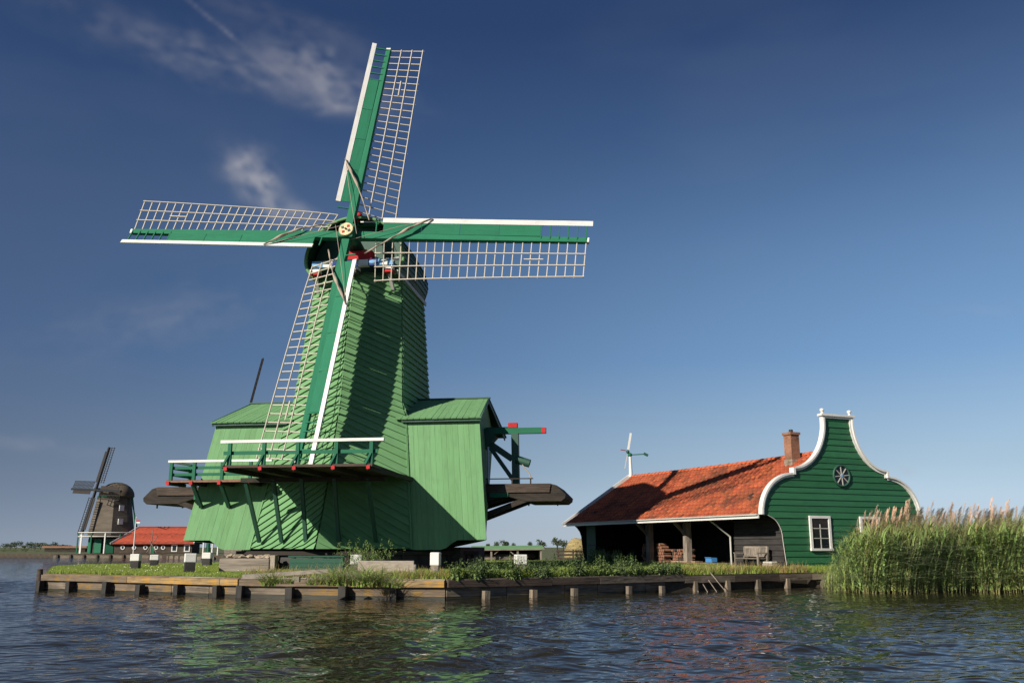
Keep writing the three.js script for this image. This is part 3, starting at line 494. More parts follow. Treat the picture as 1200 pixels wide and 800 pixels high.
// ------------------------------------------------------------------ the timber barn with tiled roof
const BARN = thing('timber_barn', 'timber barn with orange pantile roof and dark green bell gable edged in white', 'barn', [14.7525, GY, -42.176], 24.147 * Math.PI / 180);
const barnAt = (x, y, s) => V(x, y - GY, -s).applyAxisAngle(V(0, 1, 0), 24.147 * Math.PI / 180).add(V(14.7525, GY, -42.176));
{
  const barn = BARN, add = (n, g, m, par = barn) => put(n, g.translate(0, -GY, 0), m, par);
  const L = (n, a, b, w, h, m, par = barn, up, tp) => add(n, beamGeo(a, b, w, h, up, tp), m, par);
  const W = 4.556, YE = 2.89, YR = 5.75, LEN = 18.04;
  // outline of the bell gable: half width by height
  const hw = (y) => {
    if (y <= 1.9) return lerp(3.34, 3.5, clamp((y - 0.5) / 1.4));
    if (y <= 2.86) { const t = (y - 1.9) / 0.96; return 3.5 + 0.92 * (1 - Math.sqrt(Math.max(0, 1 - t * t))); }
    if (y <= 4.6) { const t = (y - 2.86) / 1.74; return 2.68 + 1.84 * Math.sqrt(Math.max(0, 1 - t * t)); }
    if (y <= 4.86) return 2.68;
    if (y <= 6.95) { const t = (y - 4.86) / 2.09; return 0.8 + 1.88 * Math.pow(1 - Math.sqrt(Math.max(0, 1 - (1 - t) * (1 - t))), 0.92); }
    return 0.8;
  };
  const hwBack = (y) => y <= 2.86 ? hw(y) : Math.max(0.02, (W + 0.1) * (YR - 0.08 - y) / (YR - 0.08 - 2.86));
  const gable = (z, dir, mats, name, hw, ytop) => {
    const par = new THREE.Group(); par.name = name; barn.add(par);
    const ys = []; for (let y = 0.55; y < ytop - 0.1; y += 0.272) ys.push(y + (y > 0.6 ? rr(-0.014, 0.014) : 0)); ys.push(ytop);
    for (let i = 0; i < ys.length - 1; i++) {
      const y0 = ys[i], y1 = ys[i + 1], S = new Soup(), N = 5, j = rr(-0.004, 0.004);
      const P = []; for (let k = 0; k <= N; k++) { const y = lerp(y0, y1, k / N), o = lerp(0.038, 0.006, k / N) + j, x = hw(y + (k === N ? -1e-4 : 0)); P.push([V(-x, y, z + dir * o), V(x, y, z + dir * o)]); }
      for (let k = 0; k < N; k++) S.quad(P[k][0], P[k][1], P[k + 1][1], P[k + 1][0], -hw(y0), y0 * 3.1 + k * 0.05, hw(y0), y0 * 3.1 + k * 0.05 + 0.05);
      const a = P[0][0].clone(), b = P[0][1].clone(); a.z = b.z = z - dir * 0.01; S.quad(a, b, P[0][1], P[0][0], 0, 0, 6, 0.04);
      const c = P[N][0].clone(), d = P[N][1].clone(); c.z = d.z = z - dir * 0.01; S.quad(c, d, P[N][1], P[N][0], 0, 0, 6, 0.04);
      add('gable_board', S.geo(), pick(mats), par);
    }
    return par;
  };
  const g1 = gable(0, 1, GABLE, 'front_gable', hw, 7.28); const g2 = gable(-LEN, -1, GABLE, 'back_gable', hwBack, 5.66);
  for (const [z, par, f, top] of [[-0.06, g1, hw, 7.28], [-LEN + 0.01, g2, hwBack, 5.66]]) { const pts = [], N = 60; for (let i = 0; i <= N; i++) { const y = lerp(0.55, top, i / N); pts.push(new THREE.Vector2(f(y) - 0.01, y)); } for (let i = N; i >= 0; i--) { const y = lerp(0.55, top, i / N); pts.push(new THREE.Vector2(-f(y) + 0.01, y)); } const g = new THREE.ExtrudeGeometry(new THREE.Shape(pts), { depth: 0.04, bevelEnabled: false }); g.translate(0, 0, z); add('gable_backing', g, M.darkwood, par); }
  // white edging along the curves, both halves
  for (const s of [-1, 1]) {
    const parts = [[2.86, 4.6, 14], [4.6, 4.86, 2], [4.86, 7.2, 16]];
    for (const [ya, yb, n] of parts) {
      const pts = []; for (let i = 0; i <= n; i++) { const t = i / n, y = ya < 4.7 && ya < 4.6 ? lerp(ya, yb, 1 - (1 - t) * (1 - t)) : lerp(ya, yb, ya > 4.8 ? t * t * (2 - t) : t); pts.push(V(s * hw(clamp(y, ya + 1e-4, yb - 1e-4)), y, 0)); }
      const S = new Soup(); let acc = 0;
      for (let i = 0; i < n; i++) {
        const nrm = (k) => { const a = pts[Math.max(0, k - 1)], b = pts[Math.min(n, k + 1)], t = b.clone().sub(a).normalize(); return V(s * t.y, -s * t.x, 0).multiplyScalar(1); };
        const n0 = nrm(i), n1 = nrm(i + 1), q = (p, nn, k, z) => p.clone().addScaledVector(nn, k).setZ(z), l = pts[i].distanceTo(pts[i + 1]);
        for (const [k0, k1, zf] of [[-0.1, 0.06, 0.07], [0.0, 0.085, 0.14]]) {
          const a = q(pts[i], n0, k0, zf), b = q(pts[i + 1], n1, k0, zf), c = q(pts[i + 1], n1, k1, zf), d = q(pts[i], n0, k1, zf), A = q(pts[i], n0, k0, -0.12), Bq = q(pts[i + 1], n1, k0, -0.12), C = q(pts[i + 1], n1, k1, -0.12), D = q(pts[i], n0, k1, -0.12);
          S.quad(a, b, c, d, acc, 0, acc + l, 0.15); S.quad(d, c, C, D, acc, 0.2, acc + l, 0.4); S.quad(A, Bq, b, a, acc, 0.2, acc + l, 0.4);
        }
        acc += l;
      }
      add('gable_trim', S.geo(), M.white, g1);
    }
    L('gable_trim', V(s * 2.72, 4.6, 0.01), V(s * 2.72, 4.9, 0.01), 0.28, 0.12, M.white, g1, V(1, 0, 0));
    // thin pale strip under the eave curve
    const e = []; for (let i = 0; i <= 12; i++) { const y = lerp(0.62, 2.84, i / 12); e.push(V(s * (hw(y) + 0.012), y, 0.03)); } add('edge_strip', tube(e, 0.02, 24, 5), M.white_old, g1);
    // finials on the top board
    const f = new THREE.LatheGeometry([[0.001, 0], [0.1, 0], [0.1, 0.06], [0.06, 0.1], [0.07, 0.14], [0.13, 0.22], [0.13, 0.28], [0.07, 0.34], [0.001, 0.36]].map((p) => new THREE.Vector2(...p)), 14); f.scale(0.78, 0.74, 0.78); f.translate(s * 0.8, 7.37, -0.02); add('gable_finial', f, M.white, g1);
  }
  L('gable_top', V(-0.98, 7.33, 0), V(0.98, 7.33, 0), 0.3, 0.1, M.white, g1); L('gable_top', V(-0.9, 7.235, 0), V(0.9, 7.235, 0), 0.2, 0.08, M.white, g1);
  // windows
  for (const x of [-1.44, 1.44]) {
    const w = new THREE.Group(); w.name = 'window'; barn.add(w); const y0 = 1.38, y1 = 2.84, hx = 0.58;
    for (const s of [-1, 1]) add('frame', boxGeo(x + s * (hx - 0.05) - 0.06, x + s * (hx - 0.05) + 0.06, y0, y1, 0.03, 0.1), M.white, w);
    add('frame', boxGeo(x - hx + 0.012, x + hx - 0.012, y1 - 0.11, y1 + 0.002, 0.032, 0.103), M.white, w); add('sill', boxGeo(x - hx - 0.03, x + hx + 0.03, y0 - 0.03, y0 + 0.07, 0.028, 0.14), M.white, w);
    add('pane', boxGeo(x - hx + 0.09, x + hx - 0.09, y0 + 0.06, y1 - 0.1, 0.035, 0.05), M.glass, w);
    add('muntin', boxGeo(x - 0.02, x + 0.02, y0 + 0.07, y1 - 0.36, 0.05, 0.07), M.white_old, w);
    for (const y of [y0 + 0.5, y0 + 0.92]) add('muntin', boxGeo(x - hx + 0.1, x + hx - 0.1, y - 0.018, y + 0.018, 0.052, 0.068), M.white_old, w);
  }
  // round fan light
  {
    const w = new THREE.Group(); w.name = 'round_window'; barn.add(w); const cy = 4.62;
    const t = new THREE.TorusGeometry(0.46, 0.05, 8, 36); t.translate(0, cy, 0.06); add('rim', t, M.cap_green, w);
    add('pane', rod(V(0, cy, 0.03), V(0, cy, 0.05), 0.46, 0.46, 32), M.glass, w); add('boss', rod(V(0, cy, 0.04), V(0, cy, 0.1), 0.07, 0.06, 16), M.skyblue, w);
    for (let i = 0; i < 8; i++) { const a = i * Math.PI / 4 + 0.1; L('spoke', V(0.06 * Math.cos(a), cy + 0.06 * Math.sin(a), 0.07), V(0.44 * Math.cos(a), cy + 0.44 * Math.sin(a), 0.07), 0.036, 0.03, M.white_old, w, V(0, 0, 1)); }
  }
  // roof: deck, pantiles, ridge tiles, white eave boards
  const roof = new THREE.Group(); roof.name = 'roof'; barn.add(roof);
  {
    const sag = (s, t) => -0.07 * Math.sin(Math.PI * clamp(s / LEN)) * t;                      // the old ridge sags a little
    const dx = W, dy = YR - YE, SL = Math.hypot(dx, dy);
    for (const s of [-1, 1]) {
      const S = new Soup(), a = V(s * W, YE, -0.08), b = V(s * W, YE, -LEN), c = V(0, YR, -LEN), d = V(0, YR, -0.08), e = V(0, -0.07, 0), dn = (q) => q.clone().add(e);
      S.quad(dn(a), dn(b), dn(c), dn(d), 0, 0, LEN, SL); const e2 = V(0, -0.11, 0), d2 = (q) => q.clone().add(e2); S.quad(d2(a), d2(b), d2(c), d2(d), 0, 0, LEN, SL); S.quad(dn(a), dn(b), d2(b), d2(a), 0, 0, 18, 0.1);
      add('roof_deck', S.geo(), M.brownwood, roof);
    }
    // one pantile: an S across, laid with the lower end lifted
    const tw = 0.3, tl = 0.375, ex = 0.325, N = 10, S = new Soup();
    const pr = (t) => 0.062 * Math.sin(t * 2 * Math.PI - 0.6) + (t > 0.86 ? (t - 0.86) * 0.12 : 0);
    for (let i = 0; i < N; i++) { const t0 = i / N, t1 = (i + 1) / N, x0 = (t0 - 0.5) * (tw + 0.02), x1 = (t1 - 0.5) * (tw + 0.02); const A = V(x0, pr(t0) + 0.03, 0), Bq = V(x1, pr(t1) + 0.03, 0), C = V(x1, pr(t1), -tl), D = V(x0, pr(t0), -tl); S.quad(A, Bq, C, D, t0 * 0.26, 0, t1 * 0.26, 0.33); S.quad(A.clone().setY(A.y - 0.022), Bq.clone().setY(Bq.y - 0.022), Bq, A, 0, 0, 0.05, 0.02); }
    const tg = S.geo(), rows = Math.ceil(SL / ex), cols = Math.floor((LEN - 0.1) / tw), mm = M.tile;
    const inst = new THREE.InstancedMesh(tg, mm, rows * cols * 2); inst.name = 'pantiles'; tag(inst, 'orange clay pantiles, some darker with age', null, null, 'stuff'); let n = 0; const o = new THREE.Object3D(), col = new THREE.Color(), r2 = rng(77);
    for (const s of [-1, 1]) {
      const slope = Math.atan2(dy, dx);
      for (let i = 0; i < rows; i++) for (let j = 0; j < cols; j++) {
        const q = i * ex - 0.08, t = clamp(q / SL), z = -0.12 - (j + 0.5) * tw;
        o.position.set(s * (W - Math.cos(slope) * q), YE - GY + Math.sin(slope) * q + sag(-z, t) + 0.012 * (fbm(z * 0.8, q * 0.8 + s, 2) - 0.5), z + 0.006 * (r2() - 0.5));
        o.rotation.set(0, 0, 0); o.rotation.order = 'YXZ'; o.rotation.y = s * Math.PI / 2; o.rotation.x = slope + (r2() - 0.5) * 0.02; o.updateMatrix();
        if (s < 0) o.rotation.z = 0; o.updateMatrix(); inst.setMatrixAt(n, o.matrix);
        const blot = fbm(z * 0.7 + 3, q * 1.1, 4), dark = sstep(0.5, 0.68, blot) * 0.5 * (0.5 + r2()) + (r2() < 0.12 ? 0.45 * r2() : 0), k = (0.7 + 0.5 * r2()) * (0.86 + 0.28 * hash2(j, 7)); col.setRGB(k * (1 - dark * 0.75), k * (1 - dark * 0.55) * (0.9 + 0.25 * r2()), k * (1 - dark * 0.35)); inst.setColorAt(n++, col);
      }
    }
    inst.count = n; inst.castShadow = inst.receiveShadow = true; roof.add(inst);
    for (let j = 0; j < 46; j++) { const z = -0.2 - j * 0.39; const g = new THREE.CylinderGeometry(0.13, 0.145, 0.42, 10, 1, true, -Math.PI / 2, Math.PI); g.rotateX(-Math.PI / 2); g.rotateZ(0); g.translate(0, YR + 0.0 + sag(-z, 1) + rr(-0.008, 0.008), z - 0.2); if (z - 0.4 > -LEN) add('ridge_tile', g, M.tile, roof); }
    for (const s of [-1, 1]) {
      L('eave_board', V(s * (W + 0.1), YE - 0.1, -0.05), V(s * (W + 0.1), YE - 0.1, -LEN - 0.1), 0.06, 0.17, M.white, roof, V(0, 1, 0));
      L('gutter', V(s * (W + 0.15), YE - 0.03, -0.05), V(s * (W + 0.15), YE - 0.03, -LEN - 0.1), 0.12, 0.06, M.white_old, roof);
      L('verge_board', V(s * (W + 0.14), YE - 0.06, -LEN - 0.04), V(0, YR + 0.1, -LEN - 0.04), 0.07, 0.2, M.white, roof);
    }
    L('soffit', V(-W + 0.45, YE - 0.03, -0.1), V(-W + 0.45, YE - 0.03, -LEN), 1.0, 0.03, M.brownwood, roof);
  }
  // chimney
  {
    const c = new THREE.Group(); c.name = 'chimney'; barn.add(c); const x = -0.55, z = -2.45, w = 0.25;
    add('stack', boxGeo(x - w, x + w, 5.1, 6.68, z - w, z + w), M.brick, c); add('cap_course', boxGeo(x - w - 0.05, x + w + 0.05, 6.683, 6.8, z - w - 0.05, z + w + 0.05), M.brick, c);
    add('flashing', boxGeo(x - w - 0.03, x + w + 0.03, 5.06, 5.52, z - w - 0.03, z + w + 0.03), M.lime, c); add('pot', rod(V(x, 6.78, z), V(x, 6.95, z), 0.11, 0.09, 12), M.tarwood, c);
    add('vent', boxGeo(x + 0.42, x + 0.78, 5.55, 5.86, z - 0.2, z + 0.1), M.darkwood, c);
  }
  // enclosed room behind the front gable: grey boards low, dark above
  for (let i = 0; i < 9; i++) { const y = 0.62 + i * 0.25; L('side_board', V(-3.38, y + 0.12, -0.08), V(-3.38, y + 0.12, i > 5 ? -3.4 : -3.45), 0.05, 0.262, M.tarwood, barn, V(-0.985, 0.17, 0).cross(V(0, 0, 1))); }
  L('room_wall', V(-3.35, 1.7, -3.46), V(3.3, 1.7, -3.46), 0.06, 2.3, M.tarwood);
  L('room_wall', V(-3.3, 1.7, -0.1), V(-3.3, 1.7, -3.4), 0.03, 2.3, M.tarwood);
  // far end: green door and posts, dark back wall along the length
  L('back_wall', V(3.38, 1.7, -0.1), V(3.38, 1.7, -LEN + 0.1), 0.08, 2.4, M.tarwood);
  for (let i = 0; i < 5; i++) L('green_end_board', V(-3.4, 1.62, -17.45 + i * 0.22), V(-3.4, 2.85, -17.45 + i * 0.22), 0.05, 0.21, M.cap_green, barn, V(0, 0, 1));
  for (let i = 0; i < 5; i++) L('green_end_board', V(-3.4, 0.62, -17.45 + i * 0.22), V(-3.4, 1.61, -17.45 + i * 0.22), 0.05, 0.21, M.cap_green, barn, V(0, 0, 1));
  for (const s of [7.2, 10.65]) {
    L('roof_post', V(-3.4, 0.6, -s), V(-3.4, 2.95, -s), 0.3, 0.3, M.greywood, barn, V(0, 0, 1));
    L('post_brace', V(-3.4, 2.05, -s - 0.12), V(-3.4, 2.85, -s - 1.0), 0.14, 0.14, M.greywood); L('post_brace', V(-3.5, 2.1, -s), V(-4.2, 2.74, -s), 0.12, 0.12, M.greywood);
  }
  L('wall_plate', V(-3.4, 2.98, -0.1), V(-3.4, 2.98, -LEN + 0.2), 0.2, 0.2, M.brownwood);
  for (const s of [3.5, 7.2, 10.65, 14]) L('tie_beam', V(-3.4, 2.9, -s), V(3.4, 2.9, -s), 0.22, 0.24, M.brownwood);
  // drainpipe
  add('drainpipe', tube([V(-W - 0.1, YE - 0.14, -3.7), V(-W + 0.02, YE - 0.2, -3.68), V(-3.62, 2.06, -3.62), V(-3.5, 1.96, -3.6)], 0.04, 24, 8), M.white_old); add('drainpipe', rod(V(-3.5, 1.98, -3.6), V(-3.5, 0.6, -3.6), 0.045, 0.045, 10), M.white_old);
  L('floor_slab', V(0, 0.6, -3.5), V(0, 0.6, -LEN + 0.1), 6.6, 0.12, M.concrete);
}
// weather vane in the form of a small wind rotor on the far ridge end
{
  const b = barnAt(0, 5.78, 17.95), t = thing('wind_vane', 'white post with small green wind rotor at the far end of the barn ridge', 'wind vane', [b.x, b.y, b.z]);
  put('vane_post', rod(V(0, -0.02, 0), V(-0.02, 1.28, 0), 0.12, 0.08, 10), M.white, t);
  put('hub', new THREE.SphereGeometry(0.14, 12, 8).translate(-0.03, 1.36, 0), M.green, t); put('hub', new THREE.SphereGeometry(0.11, 12, 8).translate(-0.16, 1.55, 0.05), M.cap_green, t);
  put('vane_blade', beamGeo(V(-0.13, 1.68, 0.05), V(0.06, 2.72, 0.05), 0.13, 0.05, V(0, 0, 1)), M.white, t); put('vane_blade', beamGeo(V(-0.2, 1.35, 0.05), V(-0.38, 0.5, 0.05), 0.05, 0.04, V(0, 0, 1)), M.white_old, t);
  put('vane_blade', beamGeo(V(-0.28, 1.62, 0.06), V(-0.62, 1.66, 0.2), 0.04, 0.09, V(0, 0, 1)), M.red, t);
  put('tail', beamGeo(V(0.05, 1.36, 0), V(1.0, 1.42, -0.1), 0.05, 0.06), M.green, t); put('tail_fin', beamGeo(V(0.85, 1.46, -0.08), V(1.12, 1.32, -0.1), 0.03, 0.16), M.cap_green, t);
}

// ------------------------------------------------------------------ things under and beside the barn
const AX = 24.147 * Math.PI / 180;
{
  const p = barnAt(-4.0, GY, 1.55), t = thing('garden_bench', 'weathered grey slatted garden bench against the black boarded wall', 'bench', [p.x, GY, p.z], AX - Math.PI / 2);
  const w = 0.78;                                                       // half length, back toward -z
  for (const s of [-1, 1]) {
    put('leg', beamGeo(V(s * w, 0, 0.24), V(s * w, 0.62, 0.24), 0.07, 0.07, V(0, 0, 1)), M.greywood, t); put('leg', beamGeo(V(s * w, 0, -0.22), V(s * w, 0.92, -0.3), 0.07, 0.07, V(0, 0, 1)), M.greywood, t);
    put('armrest', beamGeo(V(s * w, 0.65, 0.3), V(s * w, 0.65, -0.25), 0.09, 0.05), M.greywood, t);
  }
  for (let i = 0; i < 5; i++) put('seat_slat', beamGeo(V(-w, 0.42, 0.24 - i * 0.1), V(w, 0.42, 0.24 - i * 0.1), 0.085, 0.03), M.greywood, t);
  put('back_rail', beamGeo(V(-w, 0.9, -0.3), V(w, 0.9, -0.3), 0.04, 0.09), M.greywood, t); put('back_rail', beamGeo(V(-w, 0.52, -0.24), V(w, 0.52, -0.24), 0.04, 0.06), M.greywood, t);
  for (let i = 0; i < 15; i++) { const x = lerp(-w + 0.08, w - 0.08, i / 14); put('back_slat', beamGeo(V(x, 0.54, -0.24), V(x, 0.87, -0.295), 0.075, 0.02, V(0, 0, 1)), M.greywood, t); }
}
{
  const p = barnAt(-3.95, GY, 0.38), t = thing('sack_pile', 'small pile of folded pale sacks beside the bench', 'sacks', [p.x, GY, p.z], AX);
  for (let i = 0; i < 3; i++) { const g = new RoundedBoxGeometry(0.42 - i * 0.03, 0.1, 0.62 - i * 0.04, 3, 0.045); const q = g.attributes.position; for (let k = 0; k < q.count; k++) q.setY(k, q.getY(k) + 0.02 * Math.sin(q.getX(k) * 9 + i) * Math.cos(q.getZ(k) * 7)); g.computeVertexNormals(); g.rotateY(rr(-0.2, 0.2)); g.translate(rr(-0.03, 0.03), 0.055 + i * 0.1, 0); put('sack', g, i % 2 ? M.concrete : M.white_old, t); }
}
// firewood: two ranks of logs, each log a piece
function logPile(px, s0, s1, h, label, x = -3.25) {
  const p = barnAt(x, GY, (s0 + s1) / 2), t = thing('firewood_stack', label, 'firewood', [p.x, GY + 0.07, p.z], AX); const n0 = Math.round((s1 - s0) / 0.17);
  for (let r = 0; r < h; r++) for (let i = 0; i < n0 - (r % 2); i++) {
    const z = -(s1 - s0) / 2 + (i + 0.5 + (r % 2) * 0.5) * 0.17, R = rr(0.065, 0.088), y = 0.085 + r * 0.145; if (r > h - 3 && rnd() < 0.3) continue;
    const g = rod(V(rr(-0.26, -0.22), y, z), V(rr(0.18, 0.24), y + rr(-0.01, 0.01), z + rr(-0.02, 0.02)), R, R * rr(0.9, 1.05), 7); put('log', g, pick([M.firewood, M.firewood, M.brownwood]), t);
  }
}
logPile(0, 9.7, 11.9, 7, 'taller stack of firewood behind the second roof post of the barn', -2.9);
logPile(0, 7.6, 9.2, 5, 'lower stack of reddish firewood between the two lit roof posts of the barn', -2.8);
{
  const t0 = barnAt(-3.3, GY, 6.0); const t = thing('timber_pile', 'long sawn planks lying on bearers at the open side of the barn', 'planks', [t0.x, GY, t0.z], AX);
  for (const z of [-1.6, 0, 1.6]) put('bearer', beamGeo(V(-0.5, 0.06, z), V(0.5, 0.06, z), 0.1, 0.12), M.darkwood, t);
  for (let i = 0; i < 4; i++) put('plank', beamGeo(V(-0.42 + i * 0.27, 0.15, -2.1 + rr(-0.2, 0.2)), V(-0.42 + i * 0.27, 0.15, 2.2 + rr(-0.3, 0.2)), 0.25, 0.05), pick([M.greywood, M.quay_plank]), t);
  for (let i = 0; i < 3; i++) put('plank', beamGeo(V(-0.3 + i * 0.27, 0.205, -2.2), V(-0.3 + i * 0.27, 0.205, -0.6 + rr(-0.3, 0.3)), 0.24, 0.05), pick([M.firewood_end, M.quay_plank]), t);
}
{ const p = barnAt(-3.35, GY, 5.35), t = thing('blue_crate', 'small blue plastic crate on the planks in the barn', 'crate', [p.x, GY + 0.19, p.z], AX); const m = mat('bluepl', 0.06, 0.22, 0.5, 0.4);
  for (const s of [-1, 1]) { put('side', beamGeo(V(s * 0.15, 0.12, -0.22), V(s * 0.15, 0.12, 0.22), 0.02, 0.2), m, t); put('side', beamGeo(V(-0.16, 0.12, s * 0.23), V(0.16, 0.12, s * 0.23), 0.02, 0.2), m, t); } put('bottom', boxGeo(-0.15, 0.15, 0, 0.02, -0.22, 0.22), m, t); put('rim', beamGeo(V(-0.18, 0.225, -0.25), V(-0.18, 0.225, 0.25), 0.03, 0.03), m, t); }
{ const p = barnAt(-4.45, 0.55, 8.3), t = thing('propped_sticks', 'bundle of pale sticks leaning down from the bank into the water', 'sticks', [6.8, 0, -33.9]); for (let i = 0; i < 4; i++) put('stick', rod(V(-0.5 + i * 0.25, 0.62, -0.25), V(-0.3 + i * 0.33, -0.1, 0.45), 0.022, 0.016, 5), M.greywood, t); }

// ------------------------------------------------------------------ bollards, posts, slabs on the bank
function bollard(px, py, w, h, label, lean = 0) {
  const p = onY(px, py, GY - 0.03), t = thing('bollard', label, 'bollard', [p.x, GY - 0.08, p.z], rr(-0.4, 0.4), 'mooring bollards on the grass'); t.rotation.z = lean;
  put('post', new RoundedBoxGeometry(w * 0.92, h * 0.58, w * 0.92, 2, 0.02).translate(0, h * 0.29, 0), M.tarwood, t); put('white_head', new RoundedBoxGeometry(w, h * 0.42, w, 2, 0.03).translate(0, h * 0.79 + 0.002, 0), M.white, t);
}
bollard(158, 667.5, 0.38, 0.7, 'white-topped black bollard beside the far end of the lawn, first from the quay corner', 0.01);
bollard(180, 664, 0.4, 0.62, 'white-topped black bollard farther back on the lawn, half hidden by its neighbour');
bollard(221, 672, 0.4, 0.76, 'large white-topped black bollard nearest the edge of the sunlit quay', -0.015);
bollard(242, 663.5, 0.44, 0.72, 'white-topped black bollard at the back of the lawn near the old timber block');
function whitePost(px, py, w, h, label, y = GY - 0.02) { const p = onY(px, py, y), t = thing('white_post', label, 'post', [p.x, y - 0.1, p.z], rr(-0.3, 0.3), 'white-headed posts along the bank'); put('shaft', new RoundedBoxGeometry(w * 0.85, h * 0.62, w * 0.85, 2, 0.015).translate(0, h * 0.31, 0), M.greywood, t); put('white_head', new RoundedBoxGeometry(w, h * 0.5, w, 2, 0.03).translate(0, h * 0.8, 0), M.white, t); }
whitePost(510, 676, 0.3, 0.82, 'slender post with white head on the grass before the dark base of the windmill');
whitePost(610, 671, 0.42, 0.72, 'broad white-headed post among the weeds in front of the low green-roofed shelter');
whitePost(417, 671, 0.42, 0.72, 'white-headed post half buried in weeds beside the green trough');
{ const p = onY(302, 669, GY), t = thing('log_trough', 'grey weathered block of old timber with rubble on top beneath the windmill', 'timber block', [p.x, GY, p.z + 1.4], -0.14); 
  put('block', new RoundedBoxGeometry(1.95, 0.5, 0.8, 2, 0.05).translate(0, 0.25, 0), M.greywood, t);
  const r3 = rng(4); for (let i = 0; i < 26; i++) { const g = new THREE.DodecahedronGeometry(0.08 + r3() * 0.07, 0); g.scale(1.4, 0.6, 1); g.rotateY(r3() * 6); g.translate((r3() - 0.5) * 1.7, 0.52 + r3() * 0.07 * (1 - Math.abs(r3() - 0.5)), (r3() - 0.5) * 0.55); put('stone', g, M.lime, t); }
  put('end_post', new RoundedBoxGeometry(0.2, 0.62, 0.3, 2, 0.03).translate(1.07, 0.3, 0.2), M.concrete, t); }
paint('chest_green', 0.03, 0.1, 0.065, 0.9);
{ const t = thing('green_trough', 'dark green painted timber chest standing under the windmill', 'chest', [-6.9, GY, -34.1], -0.05);
  for (let i = 0; i < 3; i++) put('board', beamGeo(V(-0.95, 0.12 + i * 0.16, 0.25), V(0.95, 0.12 + i * 0.16, 0.25), 0.04, 0.152), M.chest_green, t); put('lid', beamGeo(V(-1.0, 0.58, 0), V(1.0, 0.58, 0), 0.62, 0.05), M.chest_green, t); put('core', boxGeo(-0.93, 0.93, 0, 0.5, -0.24, 0.22), M.cap_green, t); }
{ const p = onY(452, 676, GY), t = thing('pale_slab', 'pale plank propped on edge beside the white-headed posts', 'plank', [p.x, GY, p.z], -0.06); put('face_board', new RoundedBoxGeometry(1.75, 0.5, 0.1, 2, 0.02).translate(0, 0.24, 0), M.concrete, t); put('stop', new RoundedBoxGeometry(0.08, 0.4, 0.16, 1, 0.02).translate(0.9, 0.18, -0.02), M.greywood, t); }
{ const a = onY(284, 677, GY + 0.06), b = onY(392, 671, GY + 0.16), t = thing('lying_plank', 'long bleached plank lying along the edge of the sunlit quay', 'plank', [a.x, GY, a.z]); put('board', beamGeo(V(0, 0.1, 0), V(b.x - a.x, 0.24, (b.z - a.z) * 0.3), 0.3, 0.1), M.concrete, t); put('wedge', boxGeo(1.4, 1.6, -0.05, 0.1, -0.12, 0.08), M.greywood, t); }
// low shelter with a green roof in the gap between windmill and barn
{ const t = thing('low_shelter', 'low open timber shelter with flat green roof between windmill and barn', 'shelter', [-0.4, GY, -66], 0.03);
  put('roof', beamGeo(V(-1.75, 0.86, 0), V(1.85, 0.92, 0), 1.5, 0.07, V(0, 1, 0.18)), M.roofgreen, t); put('fascia', beamGeo(V(-1.78, 0.75, 0.76), V(1.88, 0.81, 0.76), 0.04, 0.1), M.greywood, t);
  for (const x of [-1.65, -0.75, 0.55, 1.7]) for (const z of [0.66, -0.6]) put('post', beamGeo(V(x, 0, z), V(x, 0.82, z), 0.09, 0.09, V(0, 0, 1)), M.greywood, t);
  put('back_board', beamGeo(V(-1.7, 0.4, -0.66), V(1.75, 0.4, -0.66), 0.04, 0.78), M.darkwood, t); put('end_board', beamGeo(V(-1.9, 0.42, 0.7), V(-1.9, 0.42, -0.6), 0.25, 0.84), M.darkwood, t);
  for (let i = 0; i < 9; i++) put('stored_log', rod(V(-1.5 + rr(0, 0.3), 0.12 + 0.14 * (i % 3), -0.3 + 0.3 * Math.floor(i / 3)), V(1.5 - rr(0, 0.6), 0.12 + 0.14 * (i % 3), -0.3 + 0.3 * Math.floor(i / 3)), 0.07, 0.07, 7), pick([M.brownwood, M.greywood]), t);
  put('brace', beamGeo(V(-0.6, 0.45, 0.66), V(-0.35, 0.75, 0.66), 0.05, 0.05, V(0, 0, 1)), M.greywood, t); put('brace', beamGeo(V(0.1, 0.75, 0.66), V(0.35, 0.45, 0.66), 0.05, 0.05, V(0, 0, 1)), M.greywood, t);  t.scale.set(1.38, 0.95, 1.3); }
{ const t = thing('rail_fence', 'brown plank rail fence beside the barn in front of the haystack', 'fence', [4.4, GY, -61], 0.05); for (const x of [-1.45, -0.5, 0.45, 1.4]) put('post', beamGeo(V(x, 0, 0), V(x, 0.75, 0), 0.1, 0.1, V(0, 0, 1)), M.brownwood, t); for (const y of [0.18, 0.42, 0.64]) put('rail', beamGeo(V(-1.6, y, 0.07), V(1.6, y, 0.07), 0.04, 0.13), M.brownwood, t); }
